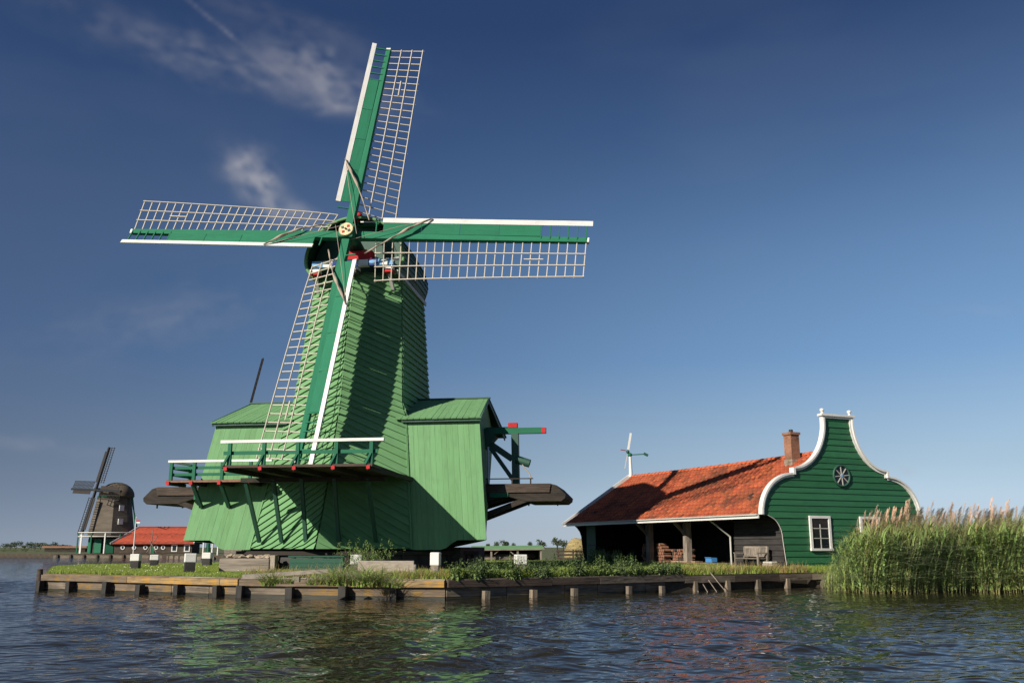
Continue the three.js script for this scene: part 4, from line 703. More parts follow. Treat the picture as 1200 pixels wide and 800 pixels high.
{ const t = thing('haystack', 'rounded straw-coloured haystack behind the rail fence', 'haystack', [5.6, GY, -82]); const g = new THREE.SphereGeometry(1, 28, 16); g.scale(1.15, 1.7, 1.15); { const q = g.attributes.position; for (let i = 0; i < q.count; i++) { const k = 1 + 0.1 * (fbm(q.getX(i) * 4 + 3, q.getY(i) * 4 + q.getZ(i) * 3, 3) - 0.5); q.setXYZ(i, q.getX(i) * k, Math.max(-0.1, q.getY(i) * k), q.getZ(i) * k); } g.computeVertexNormals(); } put('stack', g, mat('hay', 0.42, 0.33, 0.15, 1, { map: T_GRAIN }), t);
  const hs = rng(12), gs = []; for (let i = 0; i < 500; i++) { const a = hs() * 6.283, e = hs() * 1.4, d = V(Math.cos(a) * Math.cos(e), Math.sin(e), Math.sin(a) * Math.cos(e)), b = V(d.x * 1.13, d.y * 1.67, d.z * 1.13); gs.push(beamGeo(b, b.clone().add(V((hs() - 0.5) * 0.2 + d.x * 0.08, -0.1 + hs() * 0.14, (hs() - 0.5) * 0.2 + d.z * 0.08)), 0.02, 0.012)); } const st = put('straw', mergeGeometries(gs), M.hay, t); st.userData.kind = 'stuff'; }

// ------------------------------------------------------------------ far shore
function farMill(name, label, x, z, o) {
  const t = thing(name, label, 'windmill', [x, GY, z], 0, o.group), S = o.s, add = (n, g, m, p = t) => put(n, g, m, p);
  const frus = (y0, r0, y1, r1, n = 8, a = Math.PI / 8) => { const g = new THREE.CylinderGeometry(r1, r0, y1 - y0, n, 3, false, a); g.translate(0, (y0 + y1) / 2, 0); return g.toNonIndexed(); };
  const flat = (g) => { g.computeVertexNormals(); return g; };
  add('tower', flat(frus(2.6 * S, 3.3 * S, 8.3 * S, 2.35 * S)), M.thatch); add('base_wall', flat(frus(0, 3.1 * S, 2.6 * S, 3.0 * S)), M.tarwood);
  { const g = new THREE.SphereGeometry(1, 20, 12); g.scale(2.75 * S, 2.1 * S, 2.45 * S); const p = g.attributes.position; for (let i = 0; i < p.count; i++) if (p.getY(i) < 0) p.setY(i, p.getY(i) * 0.12); g.rotateY(o.face); g.translate(0.3 * S, 8.4 * S, 0); g.computeVertexNormals(); add('cap', g, M.thatch_cap); }
  add('cap_edge', new THREE.CylinderGeometry(2.6 * S, 2.5 * S, 0.22 * S, 20).translate(0.2 * S, 8.3 * S, 0), M.green);
  if (o.stage) {
    add('stage_floor', new THREE.CylinderGeometry(4.6 * S, 4.6 * S, 0.14, 16).translate(0, 2.45 * S, 0), M.white_old);
    const rail = new THREE.TorusGeometry(4.6 * S, 0.06, 5, 32); rail.rotateX(Math.PI / 2); rail.translate(0, 3.0 * S, 0); add('stage_rail', rail, M.white);
    for (let i = 0; i < 14; i++) { const a = i / 14 * 6.283; bar('stage_post', V(Math.cos(a) * 4.5 * S, 0, Math.sin(a) * 4.5 * S), V(Math.cos(a) * 4.5 * S, 3.0 * S, Math.sin(a) * 4.5 * S), 0.16, 0.16, i % 2 ? M.white : M.green, t, V(1, 0, 0)); }
    for (const a of [1.2, 1.75, 2.3]) add('green_door', boxGeo(-0.55, 0.55, 0.05, 2.1 * S, 3.0 * S, 3.12 * S).rotateY(Math.PI / 2 - a), M.green);
    for (const [a, b] of [[0.9, 0.5], [0.55, -0.2], [0.75, 0.2]]) bar('tail_pole', V(2.4 * S, 9 * S, -b), V(4.4 * S, 3.1 * S, a * 2), 0.14, 0.14, M.green, t);
    for (const y of [4.2, 6.2]) add('tower_window', boxGeo(-0.35, 0.35, y * S, (y + 0.8) * S, 2.75 * S, 2.95 * S).rotateY(0.8), M.white);
  }
  const R = o.R, rot = new THREE.Group(); rot.name = 'rotor'; rot.position.set(-Math.sin(-o.face - 0) * 0, 9.15 * S, 0); rot.position.x = Math.sin(o.face) * 2.95 * S; rot.position.z = Math.cos(o.face) * 2.95 * S; rot.rotation.set(0, o.face, 0); t.add(rot);
  const inner = (q) => q.applyAxisAngle(V(0, 0, 1), o.spin).applyAxisAngle(V(1, 0, 0), -0.2);
  add('shaft', rod(V(0, 0, -3 * S), V(0, 0.1, 0.4), 0.3, 0.3), M.darkwood, rot);
  for (let k = 0; k < 4; k++) {
    const T = (x, y, z) => inner(V(x, y, z).applyAxisAngle(V(0, 0, 1), -k * Math.PI / 2));
    bar('sail_stock', T(0, 0, 0.2), T(0, R, 0.2), 0.3, 0.3, M.black, rot, V(0, 0, 1)); bar('windboard', T(-0.4, 1.2, 0.25), T(-0.4, R * 0.9, 0.25), 0.5, 0.06, M.darkwood, rot, inner(V(0, 0, 1)));
    for (let i = 0; i < 16; i++) { const y = 1.2 + (R - 1.3) * i / 15; bar('sail_bar', T(0, y, 0.2), T(1.35, y, 0.05), 0.07, 0.07, M.darkwood, rot, V(0, 0, 1)); }
    for (const x of [0.65, 1.3]) bar('sail_lath', T(x, 1.1, 0.13), T(x, R, 0.13), 0.07, 0.07, M.darkwood, rot, V(0, 0, 1));
  }
  return t;
}
farMill('thatched_windmill', 'brown thatched windmill with white and green posts on the far shore', -60.2, -143, { s: 1.0, R: 6.6, face: -34.8 * Math.PI / 180, spin: -0.06, stage: true });
farMill('distant_windmill', 'distant windmill hidden by the left shed, one dark sail above its roof', -30.6, -122, { s: 1.55, R: 11.2, face: -76 * Math.PI / 180, spin: -0.03, stage: false });
{ // red-roofed shed on the far shore
  const t = thing('red_roofed_shed', 'long dark shed with red tiled roof and white windows beside the thatched windmill', 'shed', [-52.3, GY, -139.5], 0.1), L = (n, a, b, w, h, m, up) => put(n, beamGeo(a, b, w, h, up), m, t);
  put('wall', boxGeo(-5.6, 5.4, 0, 1.6, -5, 0), M.brownwood, t);
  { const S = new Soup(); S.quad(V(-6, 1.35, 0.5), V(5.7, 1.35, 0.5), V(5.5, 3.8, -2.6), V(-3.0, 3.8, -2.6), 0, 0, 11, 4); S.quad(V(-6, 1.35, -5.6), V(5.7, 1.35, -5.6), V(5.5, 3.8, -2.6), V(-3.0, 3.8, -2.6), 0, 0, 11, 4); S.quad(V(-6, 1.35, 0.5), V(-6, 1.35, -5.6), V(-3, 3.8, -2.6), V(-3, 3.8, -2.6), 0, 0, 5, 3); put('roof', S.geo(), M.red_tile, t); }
  { const S = new Soup(); S.quad(V(5.4, 0, 0), V(5.4, 0, -5), V(5.4, 1.6, -5), V(5.4, 1.6, 0), 0, 0, 5, 2); S.tri(V(5.41, 1.55, 0.2), V(5.41, 1.55, -5.2), V(5.41, 3.7, -2.6), [0, 0], [5, 0], [2, 2]); put('gable', S.geo(), M.darkwood, t); }
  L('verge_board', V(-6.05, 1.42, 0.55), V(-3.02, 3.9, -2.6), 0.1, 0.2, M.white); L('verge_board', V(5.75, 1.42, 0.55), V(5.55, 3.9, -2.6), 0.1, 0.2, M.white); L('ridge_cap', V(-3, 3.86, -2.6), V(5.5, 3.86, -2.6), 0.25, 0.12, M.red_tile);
  for (const x of [2.9, 4.7]) { const w = new THREE.Group(); w.name = 'window'; t.add(w); put('frame', boxGeo(x - 0.42, x + 0.42, 0.25, 1.3, 0.02, 0.08), M.white, w); put('pane', boxGeo(x - 0.26, x + 0.26, 0.4, 1.15, 0.085, 0.1), M.glass, w); }
  for (const x of [-4.4, -2.8, -1.2, 0.3, 1.3]) { const w = new THREE.Group(); w.name = 'window'; t.add(w); put('frame', rod(V(x, 0.85, 0.01), V(x, 0.85, 0.08), 0.3, 0.3, 14), M.white, w); put('pane', rod(V(x, 0.85, 0.085), V(x, 0.85, 0.1), 0.17, 0.17, 12), M.glass, w); }
  put('door', boxGeo(-0.6, 0.1, 0, 1.25, 0.03, 0.07), M.green, t);
}
{ // bank of the far shore: planks and piles
  const t = thing('far_quay', 'long low plank quay with brown piles along the far shore', 'quay', [-63, 0, -137.6]); const pts = [V(-66, 0, -137.7), V(-50, 0, -137.7), V(-46, 0, -127.7), V(-36, 0, -115.7)];
  for (let s = 0; s < 3; s++) { const a = pts[s].clone().sub(t.position), b = pts[s + 1].clone().sub(t.position), L = a.distanceTo(b); put('plank_wall', beamGeo(a.clone().setY(0.12), b.clone().setY(0.12), 0.12, 0.55), M.quay_plank_b, t); for (let q = 0.6; q < L; q += 1.9) { const p = a.clone().lerp(b, q / L); put('pile', beamGeo(p.clone().setY(-0.5).add(V(0.05, 0, 0.18)), p.clone().setY(0.48).add(V(0.05, 0, 0.18)), 0.24, 0.24, V(0, 0, 1)), M.brownwood, t); } }
}
function pole(name, px, py, z, h, r, m, label, group, cap) { const p = onZ(px, py, z), t = thing(name, label, 'pole', [p.x, GY - 0.1, z], 0, group); put('shaft', rod(V(0, 0, 0), V(0, h, 0), r, r * 0.85, 8), m, t); put('pole_cap', new THREE.SphereGeometry(r * 1.1, 8, 6).translate(0, h, 0), cap || m, t); return t; }
pole('white_pole', 237.5, 650, -117, 2.2, 0.11, M.white, 'thin white pole on the far shore seen beneath the left shed', 'poles on the far shore');
pole('white_pole', 248, 650, -117, 2.2, 0.11, M.white, 'thin white pole on the far shore seen beneath the left shed', 'poles on the far shore');
pole('white_pole', 254.5, 650, -116.5, 1.8, 0.1, M.white, 'thin white pole on the far shore seen beneath the left shed', 'poles on the far shore');
pole('white_pole', 264, 650, -116.3, 1.6, 0.1, M.white, 'thin white pole on the far shore seen beneath the left shed', 'poles on the far shore');
pole('green_pole', 243, 650, -117.4, 2.2, 0.26, M.green, 'thick dark green post between the thin white poles on the far shore');
{ const t = pole('flagpole', 155.5, 650, -126, 4.9, 0.07, M.white, 'white flagpole with small red and white flag before the red-roofed shed'); put('flag', boxGeo(0.05, 0.55, 4.3, 4.5, -0.02, 0.02), M.red, t); put('flag', boxGeo(0.05, 0.55, 4.09, 4.298, -0.02, 0.02), M.white, t); }
{ const t = thing('derrick', 'thin grey hoisting frame standing on the far quay by the shed', 'hoist', [-48.6, GY, -128.5]); put('mast', rod(V(0, 0, 0), V(0.1, 3.2, 0), 0.07, 0.05), M.greywood, t); put('boom', rod(V(-0.5, 0.2, 0), V(0.8, 2.4, 0), 0.05, 0.05), M.greywood, t); put('boom', rod(V(0.8, 0.2, 0.1), V(-0.3, 2.0, 0.1), 0.05, 0.05), M.greywood, t); }
{ const t = thing('board_hut', 'small grey board hut on the far shore behind the windmill base', 'hut', [-33.6, GY, -115], 0.15); for (let i = 0; i < 6; i++) put('board', boxGeo(-1.0 + i * 0.34, -0.67 + i * 0.34, 0, 1.2, 0, 0.05), M.greywood, t); put('roof', beamGeo(V(-1.1, 1.25, -0.6), V(1.15, 1.25, -0.6), 1.5, 0.08), M.tarwood, t); put('core', boxGeo(-0.98, 1.02, 0, 1.2, -1.2, -0.02), M.tarwood, t); }

// ------------------------------------------------------------------ trees and hedges far away
leafMat('tree_leaf', 0.06, 0.085, 0.035); leafMat('tree_leaf_b', 0.075, 0.1, 0.04); leafMat('bank_leaf', 0.11, 0.15, 0.04);
function leafCloud(n, rx, ry, rz, size, r, lobes = 6) {
  const S = new Soup(), L = []; for (let i = 0; i < lobes; i++) L.push([(r() - 0.5) * 1.1, (r() - 0.35) * 0.9, (r() - 0.5) * 1.1, 0.4 + 0.35 * r()]);
  for (let i = 0; i < n; i++) {
    const l = L[i % lobes], a = r() * 6.283, e = Math.acos(2 * r() - 1), k = l[3] * Math.pow(r(), 0.4); const c = V((l[0] + k * Math.sin(e) * Math.cos(a)) * rx, (l[1] + k * Math.cos(e)) * ry, (l[2] + k * Math.sin(e) * Math.sin(a)) * rz);
    const u = V(r() - 0.5, r() - 0.5, r() - 0.5).normalize(), w = V(r() - 0.5, r() - 0.5, r() - 0.5).cross(u).normalize(), s = size * (0.6 + 0.8 * r());
    S.quad(c.clone().addScaledVector(u, s), c.clone().addScaledVector(w, s * 0.6), c.clone().addScaledVector(u, -s), c.clone().addScaledVector(w, -s * 0.6), 0, 0, 1, 1);
  }
  return S.geo();
}
function farTree(px, pyTop, z, wpx, label, group, m = M.tree_leaf, name = 'tree') {
  const top = onZ(px, pyTop, z), H = top.y - GY, w = wpx * -z / FOCAL, r = rng(Math.round(px * 13 + wpx)); const t = thing(name, label, name === 'bush' ? 'bush' : 'tree', [top.x, GY, z], 0, group);
  put('trunk', rod(V(0, 0, 0), V(0.1, H * 0.6, 0), 0.05 * H, 0.02 * H, 7), M.darkwood, t); put('limb', rod(V(0, H * 0.35, 0), V(w * 0.22, H * 0.7, 0.1), 0.025 * H, 0.01 * H, 5), M.darkwood, t);
  put('crown', leafCloud(380, w * 0.55, H * 0.42, w * 0.5, Math.min(H, w) * 0.075, r).translate(0, H * (name === 'bush' ? 0.45 : 0.58), 0), m, t);
}
const gapTrees = [[571, 637, 7], [583, 634, 8], [592, 632, 11], [602, 636, 6], [621, 635, 7], [633, 632, 13], [653, 629, 12], [660, 633, 10]];
gapTrees.forEach(([x, y, w], i) => farTree(x, y, -330 + i * 7, w, (w > 9 ? 'broad' : 'tiny') + ' dark tree on the horizon between the windmill and the barn', 'horizon trees between windmill and barn', i % 3 ? M.tree_leaf : M.tree_leaf_b));
[[6, 636, 16], [19, 634, 14], [34, 635, 13], [48, 634, 15], [63, 635, 14], [75, 637, 9], [28, 638, 12], [82, 638, 8], [12, 637, 14], [41, 637, 13], [56, 637, 12], [69, 638, 10]].forEach(([x, y, w], i) => farTree(x, y, -420 + i * 11, w, (w > 12 ? 'broad' : 'narrow') + ' dark tree in the row along the horizon beyond the far shore', 'horizon trees beyond the far shore', i % 3 ? M.tree_leaf : M.tree_leaf_b));
[[4, 642, 18], [17, 643, 16], [30, 641, 16], [42, 644, 12], [54, 645, 12], [66, 645, 12], [76, 645, 9]].forEach(([x, y, w], i) => farTree(x, y, -176 - 3 * (i % 3), w, (w > 14 ? 'wide' : 'small') + ' low green bush at the water edge of the far shore', 'bushes at the far shore', M.bank_leaf, 'bush'));
{ const t = thing('farm_roof', 'low long farm building with brown roof beyond the far shore', 'building', [-88, GY, -190]); put('wall', boxGeo(-4, 4, 0, 0.7, -2, 2), M.darkwood, t); put('roof', beamGeo(V(-4.4, 0.95, 0), V(4.4, 0.95, 0), 4.6, 0.35), M.brick, t); }

// ------------------------------------------------------------------ grass and weeds
leafMat('grass', 0.25, 0.37, 0.05); leafMat('grass_dry', 0.36, 0.29, 0.13); leafMat('weed', 0.16, 0.25, 0.045); leafMat('weed_dark', 0.09, 0.15, 0.03); leafMat('reed_leaf', 0.19, 0.31, 0.075); leafMat('reed_leaf_b', 0.26, 0.37, 0.1); leafMat('plume', 0.5, 0.41, 0.32, 0.3); leafMat('reed_stalk', 0.25, 0.26, 0.1, 0.1);
function blade(S, base, dir, h, w, bend, n = 3) { // a tapering blade that arches over
  const side = V(-dir.z, 0, dir.x); let p0 = base.clone(), l0 = w; const P = [[p0.clone().addScaledVector(side, w / 2), p0.clone().addScaledVector(side, -w / 2)]];
  for (let i = 1; i <= n; i++) { const t = i / n, p = base.clone().addScaledVector(dir, bend * t * t * h).add(V(0, h * (t - 0.28 * bend * t * t), 0)), q = w * (1 - t) * 0.5 + 0.0008; P.push([p.clone().addScaledVector(side, q), p.clone().addScaledVector(side, -q)]); }
  for (let i = 0; i < n; i++) S.quad(P[i][0], P[i][1], P[i + 1][1], P[i + 1][0], 0, 0, 1, 1);
}
function tuftGeo(seed, n, h, w, spread) { const r = rng(seed), S = new Soup(); for (let i = 0; i < n; i++) { const a = r() * 6.283; blade(S, V((r() - 0.5) * spread, 0, (r() - 0.5) * spread), V(Math.cos(a), 0, Math.sin(a)), h * (0.5 + 0.7 * r()), w * (0.7 + 0.6 * r()), 0.2 + 0.7 * r()); } return S.geo(); }
function scatter(name, label, cat, geo, m, list, tint) {
  const im = new THREE.InstancedMesh(geo, m, list.length), o = new THREE.Object3D(), c = new THREE.Color(), r = rng(list.length); im.name = numbered(name);
  list.forEach(([x, y, z, s, sy], i) => { o.position.set(x, y, z); o.rotation.set((r() - 0.5) * 0.2, r() * 6.283, (r() - 0.5) * 0.2); o.scale.set(s, s * (sy || 1), s); o.updateMatrix(); im.setMatrixAt(i, o.matrix); const k = 0.75 + 0.5 * r(), q = r(); c.setRGB(k * (1 + tint * q), k, k * (1 - 0.3 * q)); im.setColorAt(i, c); });
  im.castShadow = im.receiveShadow = true; scene.add(im); return tag(im, label, cat, null, 'stuff');
}
const segDist = (x, z, a, b) => { const dx = b.x - a.x, dz = b.z - a.z, t = clamp(((x - a.x) * dx + (z - a.z) * dz) / (dx * dx + dz * dz)); return Math.hypot(x - a.x - t * dx, z - a.z - t * dz); };
const edge = (x, z) => Math.min(segDist(x, z, QUAY.a, V(-8.33, 0, -29.6)), segDist(x, z, V(-8.33, 0, -29.6), QUAY.b), segDist(x, z, QUAY.b, V(2.74, 0, -31.05)), segDist(x, z, V(2.74, 0, -31.05), QUAY.c));
const inMill = (x, z) => { const q = V(x + 6.832, 0, z + 37.178).applyAxisAngle(V(0, 1, 0), 8.443 * Math.PI / 180); return Math.hypot(q.x, q.z + 3) < 5.1; };
const inBarn = (x, z) => { const q = V(x - 14.7525, 0, z + 42.176).applyAxisAngle(V(0, 1, 0), -AX); return Math.abs(q.x) < 3.5 && q.z < 0.1 && q.z > -18.2; };
{
  const r = rng(303), lawn = [], tall = [];
  for (let i = 0; i < 150000; i++) {
    const x = -23 + 38 * r(), z = -28 - 30 * Math.pow(r(), 1.25); if (!inLand(x, z) || inMill(x, z) || inBarn(x, z)) continue; const e = edge(x, z); if (e < 0.2) continue;
    const n = fbm(x * 0.6 + 20, z * 0.6 + 50, 3);
    if (x < -8.6 && e > 0.3) lawn.push([x, GY - 0.055, z, 0.6 + 0.35 * r() + 0.4 * n * (e < 0.7 ? 1.2 : 0.4)]);
    else if (r() < 0.62) tall.push([x, GY - 0.055, z, 0.6 + 0.9 * n * r() + (e < 1.2 ? 0.45 * r() * n : 0), 1 + 0.3 * r()]);
  }
  scatter('lawn_grass', 'short sunlit grass on the lawn beside the windmill', 'grass', tuftGeo(5, 10, 0.115, 0.016, 0.17), M.grass, lawn, 0.25);
  scatter('rough_grass', 'longer uneven grass around windmill, barn and quay', 'grass', tuftGeo(6, 9, 0.2, 0.018, 0.18), M.grass, tall, 0.3);
  const dry = []; for (let i = 0; i < 900; i++) { const t = r(), p = t < 0.5 ? V().lerpVectors(V(-8.33, 0, -29.75), QUAY.b, r()) : V().lerpVectors(V(5.9, 0, -33.5), QUAY.c, r()); p.z -= 0.2 + r() * 0.7; dry.push([p.x, GY - 0.06, p.z, 0.6 + r() * 0.9]); }
  scatter('dry_grass', 'yellowed grass blades along the top of the quay', 'grass', tuftGeo(8, 8, 0.3, 0.013, 0.14), M.grass_dry, dry, 0.2);
  const fl = []; for (let i = 0; i < 170; i++) { const x = -21 + 13 * r(), z = -31 - 16 * r(); if (inLand(x, z) && edge(x, z) > 0.5 && fbm(x * 0.7, z * 0.7, 2) > 0.48) fl.push([x, GY + 0.07, z, 0.7 + 0.5 * r()]); }
  scatter('lawn_flowers', 'tiny white flowers dotted over the lawn', 'flowers', new THREE.SphereGeometry(0.03, 6, 4).scale(1, 0.5, 1), mat('petal', 0.75, 0.72, 0.6, 0.8), fl, 0);
}
// leafy weeds: a few kinds, each plant its own object
function weedGeo(seed, o) {
  const r = rng(seed), L = new Soup(), T = [];
  for (let s = 0; s < o.stems; s++) {
    const a = r() * 6.283, lean = o.lean * (0.4 + r()), h = o.h * (0.6 + 0.5 * r()), b = V((r() - 0.5) * o.sp, 0, (r() - 0.5) * o.sp), tip = b.clone().add(V(Math.cos(a) * lean * h, h, Math.sin(a) * lean * h)); T.push(rod(b, tip, 0.009, 0.004, 4));
    for (let i = 0; i < o.leaves; i++) {
      const t = 0.12 + 0.88 * (i + r()) / o.leaves, p = b.clone().lerp(tip, t), f = r() * 6.283, len = o.leaf * (1.15 - 0.6 * t) * (0.7 + 0.6 * r()), d = V(Math.cos(f), 0.25 - 0.6 * r(), Math.sin(f)).normalize(), sd = V(-Math.sin(f), 0.2 * (r() - 0.5), Math.cos(f)), m = p.clone().addScaledVector(d, len * 0.45), e = p.clone().addScaledVector(d, len).add(V(0, -len * 0.3, 0)), w = len * o.wid;
      const m1 = m.clone().addScaledVector(sd, w).add(V(0, w * 0.35, 0)), m2 = m.clone().addScaledVector(sd, -w).add(V(0, w * 0.35, 0)), u = [0, 0]; L.tri(p, m1, m, u, u, u); L.tri(p, m, m2, u, u, u); L.tri(m, m1, e, u, u, u); L.tri(m, e, m2, u, u, u);
    }
  }
  return [L.geo(), mergeGeometries(T)];
}
function weed(name, label, group, gs, m, x, z, s, y = GY - 0.06) { const t = thing(name, label, 'plant', [x, y, z], rnd() * 6.283, group); t.scale.setScalar(s); put('leaves', gs[0], m, t); put('stems', gs[1], M.weed_dark, t); return t; }
{
  const W = [weedGeo(1, { stems: 11, h: 0.62, lean: 0.5, sp: 0.3, leaves: 11, leaf: 0.17, wid: 0.26 }), weedGeo(2, { stems: 14, h: 0.5, lean: 0.7, sp: 0.4, leaves: 10, leaf: 0.14, wid: 0.34 }), weedGeo(3, { stems: 8, h: 0.9, lean: 0.22, sp: 0.25, leaves: 15, leaf: 0.17, wid: 0.2 })];
  const r = rng(88), along = (a, b, t) => V().lerpVectors(a, b, t), q2 = V(2.74, 0, -31.05), q3 = V(5.91, 0, -33.42);
  for (let i = 0; i < 44; i++) { const t = i / 43 + (r() - 0.5) * 0.02, p = t < 0.6 ? along(QUAY.b, q2, 0.04 + t / 0.62) : along(q2, q3, (t - 0.6) / 0.4); const k = Math.floor(r() * 2.4); const wm = r() < 0.55 ? M.weed : M.weed_dark; weed('leafy_weed', `${['bushy', 'low spreading', 'tall upright'][k]} ${wm === M.weed ? 'bright' : 'dark'} green weed on the dark quay between windmill and barn`, 'weeds on the dark quay', W[k], wm, p.x + (r() - 0.5) * 0.3, p.z - 0.02 - r() * 0.75, 0.55 + 0.5 * r()); }
  weed('leafy_weed', 'dark bushy weed rising at the corner of the windmill base', 'weeds at the windmill base', W[0], M.weed_dark, -1.2, -29.6, 1.15);
  weed('leafy_weed', 'dark bushy weed rising at the corner of the windmill base', 'weeds at the windmill base', W[2], M.weed_dark, -1.0, -29.9, 0.9);
  // tall flowering weeds before the barn
  for (let i = 0; i < 12; i++) { const p = barnAt(-5.2 - 1.3 * r(), 0, 8.6 + 4.2 * r()); weed('tall_weed', i % 2 ? 'tall pale flowering weed in front of the open barn' : 'tall green leafy weed in front of the open barn', 'tall weeds before the barn', W[2], i % 2 ? M.reed_leaf_b : M.weed, p.x - 0.4, p.z + 0.2, 0.85 + 0.5 * r()); }
  // arching grass clumps that hang over the sunlit quay
  const clump = (seed, n, h) => { const q = rng(seed), S = new Soup(), T = new Soup(); for (let i = 0; i < n; i++) { const a = q() * 6.283; blade(i % 3 ? S : T, V((q() - 0.5) * 0.35, 0, (q() - 0.5) * 0.35), V(Math.cos(a), 0, Math.sin(a)), h * (0.55 + 0.6 * q()), 0.016 + 0.01 * q(), 0.8 + 1.5 * q(), 6); } return [S.geo(), T.geo()]; };
  const C = [clump(4, 120, 0.62), clump(9, 100, 0.5)];
  for (const [px, py, s, k] of [[232 + 96, 681, 0.8, 1], [318, 683, 1.0, 0], [378, 682, 0.9, 1], [396, 683, 1.1, 0], [412, 683, 1.1, 1], [428, 684, 1.25, 0], [441, 684, 1.15, 0], [455, 684, 0.9, 1], [368, 682, 0.7, 1], [342, 681, 0.6, 1], [468, 685, 0.7, 1], [404, 679, 1.3, 0], [434, 678, 1.4, 1]]) {
    const p = onY(px, py, GY); const t = thing('grass_clump', `${s > 1 ? 'large' : 'small'} arching ${k ? 'sparse' : 'dense'} grass clump hanging over the sunlit quay before the windmill`, 'plant', [p.x, GY - 0.06, p.z + 0.3], r() * 6, 'grass clumps on the sunlit quay'); t.scale.setScalar(s); put('green_blades', C[k][0], M.grass, t); put('dry_blades', C[k][1], M.grass_dry, t);
  }
  // dark seeding weeds by the windmill base
  const seedy = (seed) => { const q = rng(seed), S = new Soup(), H = new Soup(); for (let i = 0; i < 34; i++) { const a = q() * 6.283, d = V(Math.cos(a), 0, Math.sin(a)), b = V((q() - 0.5) * 0.3, 0, (q() - 0.5) * 0.3), h = 0.7 + 0.5 * q(), bd = 0.3 + 0.5 * q(); blade(S, b, d, h, 0.012, bd, 4); const tip = b.clone().addScaledVector(d, bd * h).add(V(0, h * (1 - 0.28 * bd), 0)); for (let j = 0; j < 9; j++) { const c = tip.clone().add(V((q() - 0.5) * 0.07, (q() - 0.6) * 0.2, (q() - 0.5) * 0.07)), u = V(q() - 0.5, q(), q() - 0.5).setLength(0.03), w = V(q() - 0.5, 0, q() - 0.5).setLength(0.014); H.quad(c.clone().sub(u), c.clone().add(w), c.clone().add(u), c.clone().sub(w), 0, 0, 1, 1); } } return [S.geo(), H.geo()]; };
  const D = seedy(3); for (const [px, s] of [[418, 1.0], [428, 1.15], [436, 1.0], [410, 0.8]]) { const p = onY(px, 675, GY), t = thing('seeding_weed', 'dark weed with drooping seed heads against the shaded windmill base', 'plant', [p.x, GY - 0.06, p.z - 0.4], r() * 6, 'seeding weeds at the windmill base'); t.scale.setScalar(s); put('stems', D[0], M.weed_dark, t); put('seed_heads', D[1], M.weed, t); }
}
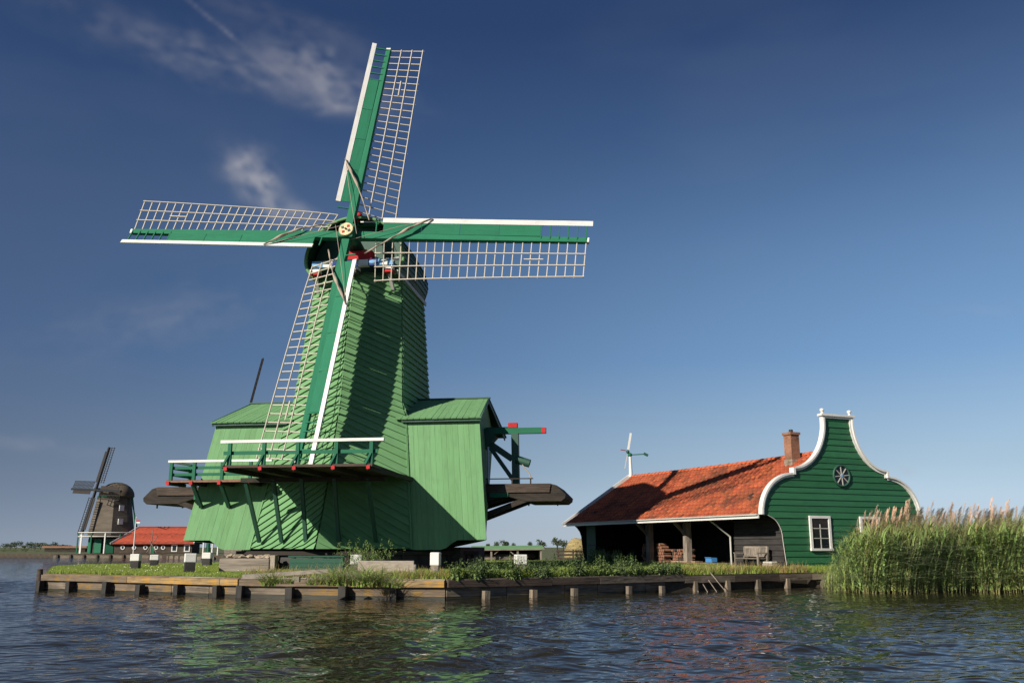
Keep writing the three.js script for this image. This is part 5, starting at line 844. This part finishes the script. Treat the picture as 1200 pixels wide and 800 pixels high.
// reed bed on the right
{
  const r = rng(515), stalkG = [], g2 = [];
  const reed = (seed) => {
    const q = rng(seed), S = new Soup(), T = [], P = new Soup(), h = 2.15, lean = V(0.12 + 0.05 * q(), 0, 0.05), at = (t) => V(lean.x * t * t * h, h * t, lean.z * t * t * h);
    T.push(rod(V(0, -0.4, 0), at(0.5), 0.009, 0.008, 4)); T.push(rod(at(0.5), at(1.0), 0.008, 0.005, 4)); T.push(rod(at(1.0), at(1.27), 0.005, 0.003, 3));
    for (let i = 0; i < 16; i++) { const t = 0.06 + 0.92 * i / 16 + 0.04 * q(), a = q() * 6.283, p = at(t), d = V(Math.cos(a) * 1.3 + 0.4, 0, Math.sin(a)).normalize(); blade(S, p, d, 0.42 + 0.38 * q(), 0.05 + 0.025 * q(), 0.7 + 1.5 * q(), 6); }
    for (let j = 0; j < 42; j++) { const t = j / 42, c = at(1.12 + 0.2 * t).add(V((q() - 0.35) * 0.12 * (1 - 0.6 * t) + 0.03, 0, (q() - 0.5) * 0.09 * (1 - 0.5 * t))), u = V(0.03 + 0.05 * q(), 0.05 + 0.05 * q() - 0.04 * q(), (q() - 0.5) * 0.05), w = V(0, 0.004, 0.008); P.quad(c.clone().sub(u), c.clone().add(w), c.clone().add(u), c.clone().sub(w), 0, 0, 1, 1); }
    return [S.geo(), mergeGeometries(T), P.geo()];
  };
  const kinds = [reed(1), reed(2), reed(3)], lists = [[], [], []], plumes = [[], [], []];
  const front = (x) => -31.9 - 0.35 * Math.sin(x * 0.9) - 0.5 * fbm(x * 0.8, 3, 3) - (x < 11.6 ? (11.6 - x) * 1.2 : 0);
  for (let i = 0; i < 6800; i++) {
    const x = 10.4 + 19 * r(), zf = front(x), z = zf - 6.5 * Math.pow(r(), 1.5); if (inBarn(x, z) || fbm(x * 1.3 + 7, z * 1.3, 3) < 0.4) continue; const sx = 600 + FOCAL * 1.02 * x / -z, lim = 957 + 14 * fbm(z * 0.9, 4, 2); if (sx < lim || (sx < lim + 26 && r() < 0.55)) continue;
    const k = Math.floor(r() * 3), hgt = lerp(0.32, 1, sstep(lim - 4, lim + 46, sx)) * (0.74 + 0.34 * r()) * (0.8 + 0.34 * fbm(x * 0.7, 9, 3)), e = [x, -0.02, z, hgt, 1]; lists[k].push(e); if (hgt > 0.76 && r() < (zf - z > 0.8 ? 0.36 : 0.1)) plumes[k].push([x, -0.02 + 0.08 * r(), z, hgt * (1 + 0.1 * r()), 1]);
  }
  const bed = (name, label, gi, m, L) => kinds.forEach((kd, k) => {
    const im = new THREE.InstancedMesh(kd[gi], m[k % m.length], L[k].length), o = new THREE.Object3D(), c = new THREE.Color(), q = rng(40 + k + gi); im.name = numbered(name); const q2 = rng(900 + k);
    L[k].forEach(([x, y, z, s], i) => { const hsh = hash2(Math.round(x * 1000), Math.round(z * 1000)), h2 = hash2(Math.round(z * 900), Math.round(x * 1100)); o.position.set(x, y, z); o.rotation.set((h2 - 0.5) * 0.2, gi ? (hsh - 0.5) * 1.9 : h2 * 6.283, (hsh - 0.6) * 0.24); o.scale.setScalar(s); o.updateMatrix(); im.setMatrixAt(i, o.matrix); const v = 0.72 + 0.55 * q(); c.setRGB(v * (1 + 0.25 * hsh), v, v * (1 - 0.15 * hsh)); im.setColorAt(i, c); });
    im.castShadow = im.receiveShadow = true; scene.add(im); tag(im, label, 'reeds', null, 'stuff');
  });
  bed('reed_leaves', 'dense green reed leaves standing in the water before the barn', 0, [M.reed_leaf, M.reed_leaf_b], lists);
  bed('reed_stalks', 'pale reed stalks rooted in the water before the barn', 1, [M.reed_stalk], lists);
  bed('reed_plumes', 'pinkish brown feathery plumes on top of the reed bed', 2, [M.plume], plumes);
}
renderer.render(scene, camera);
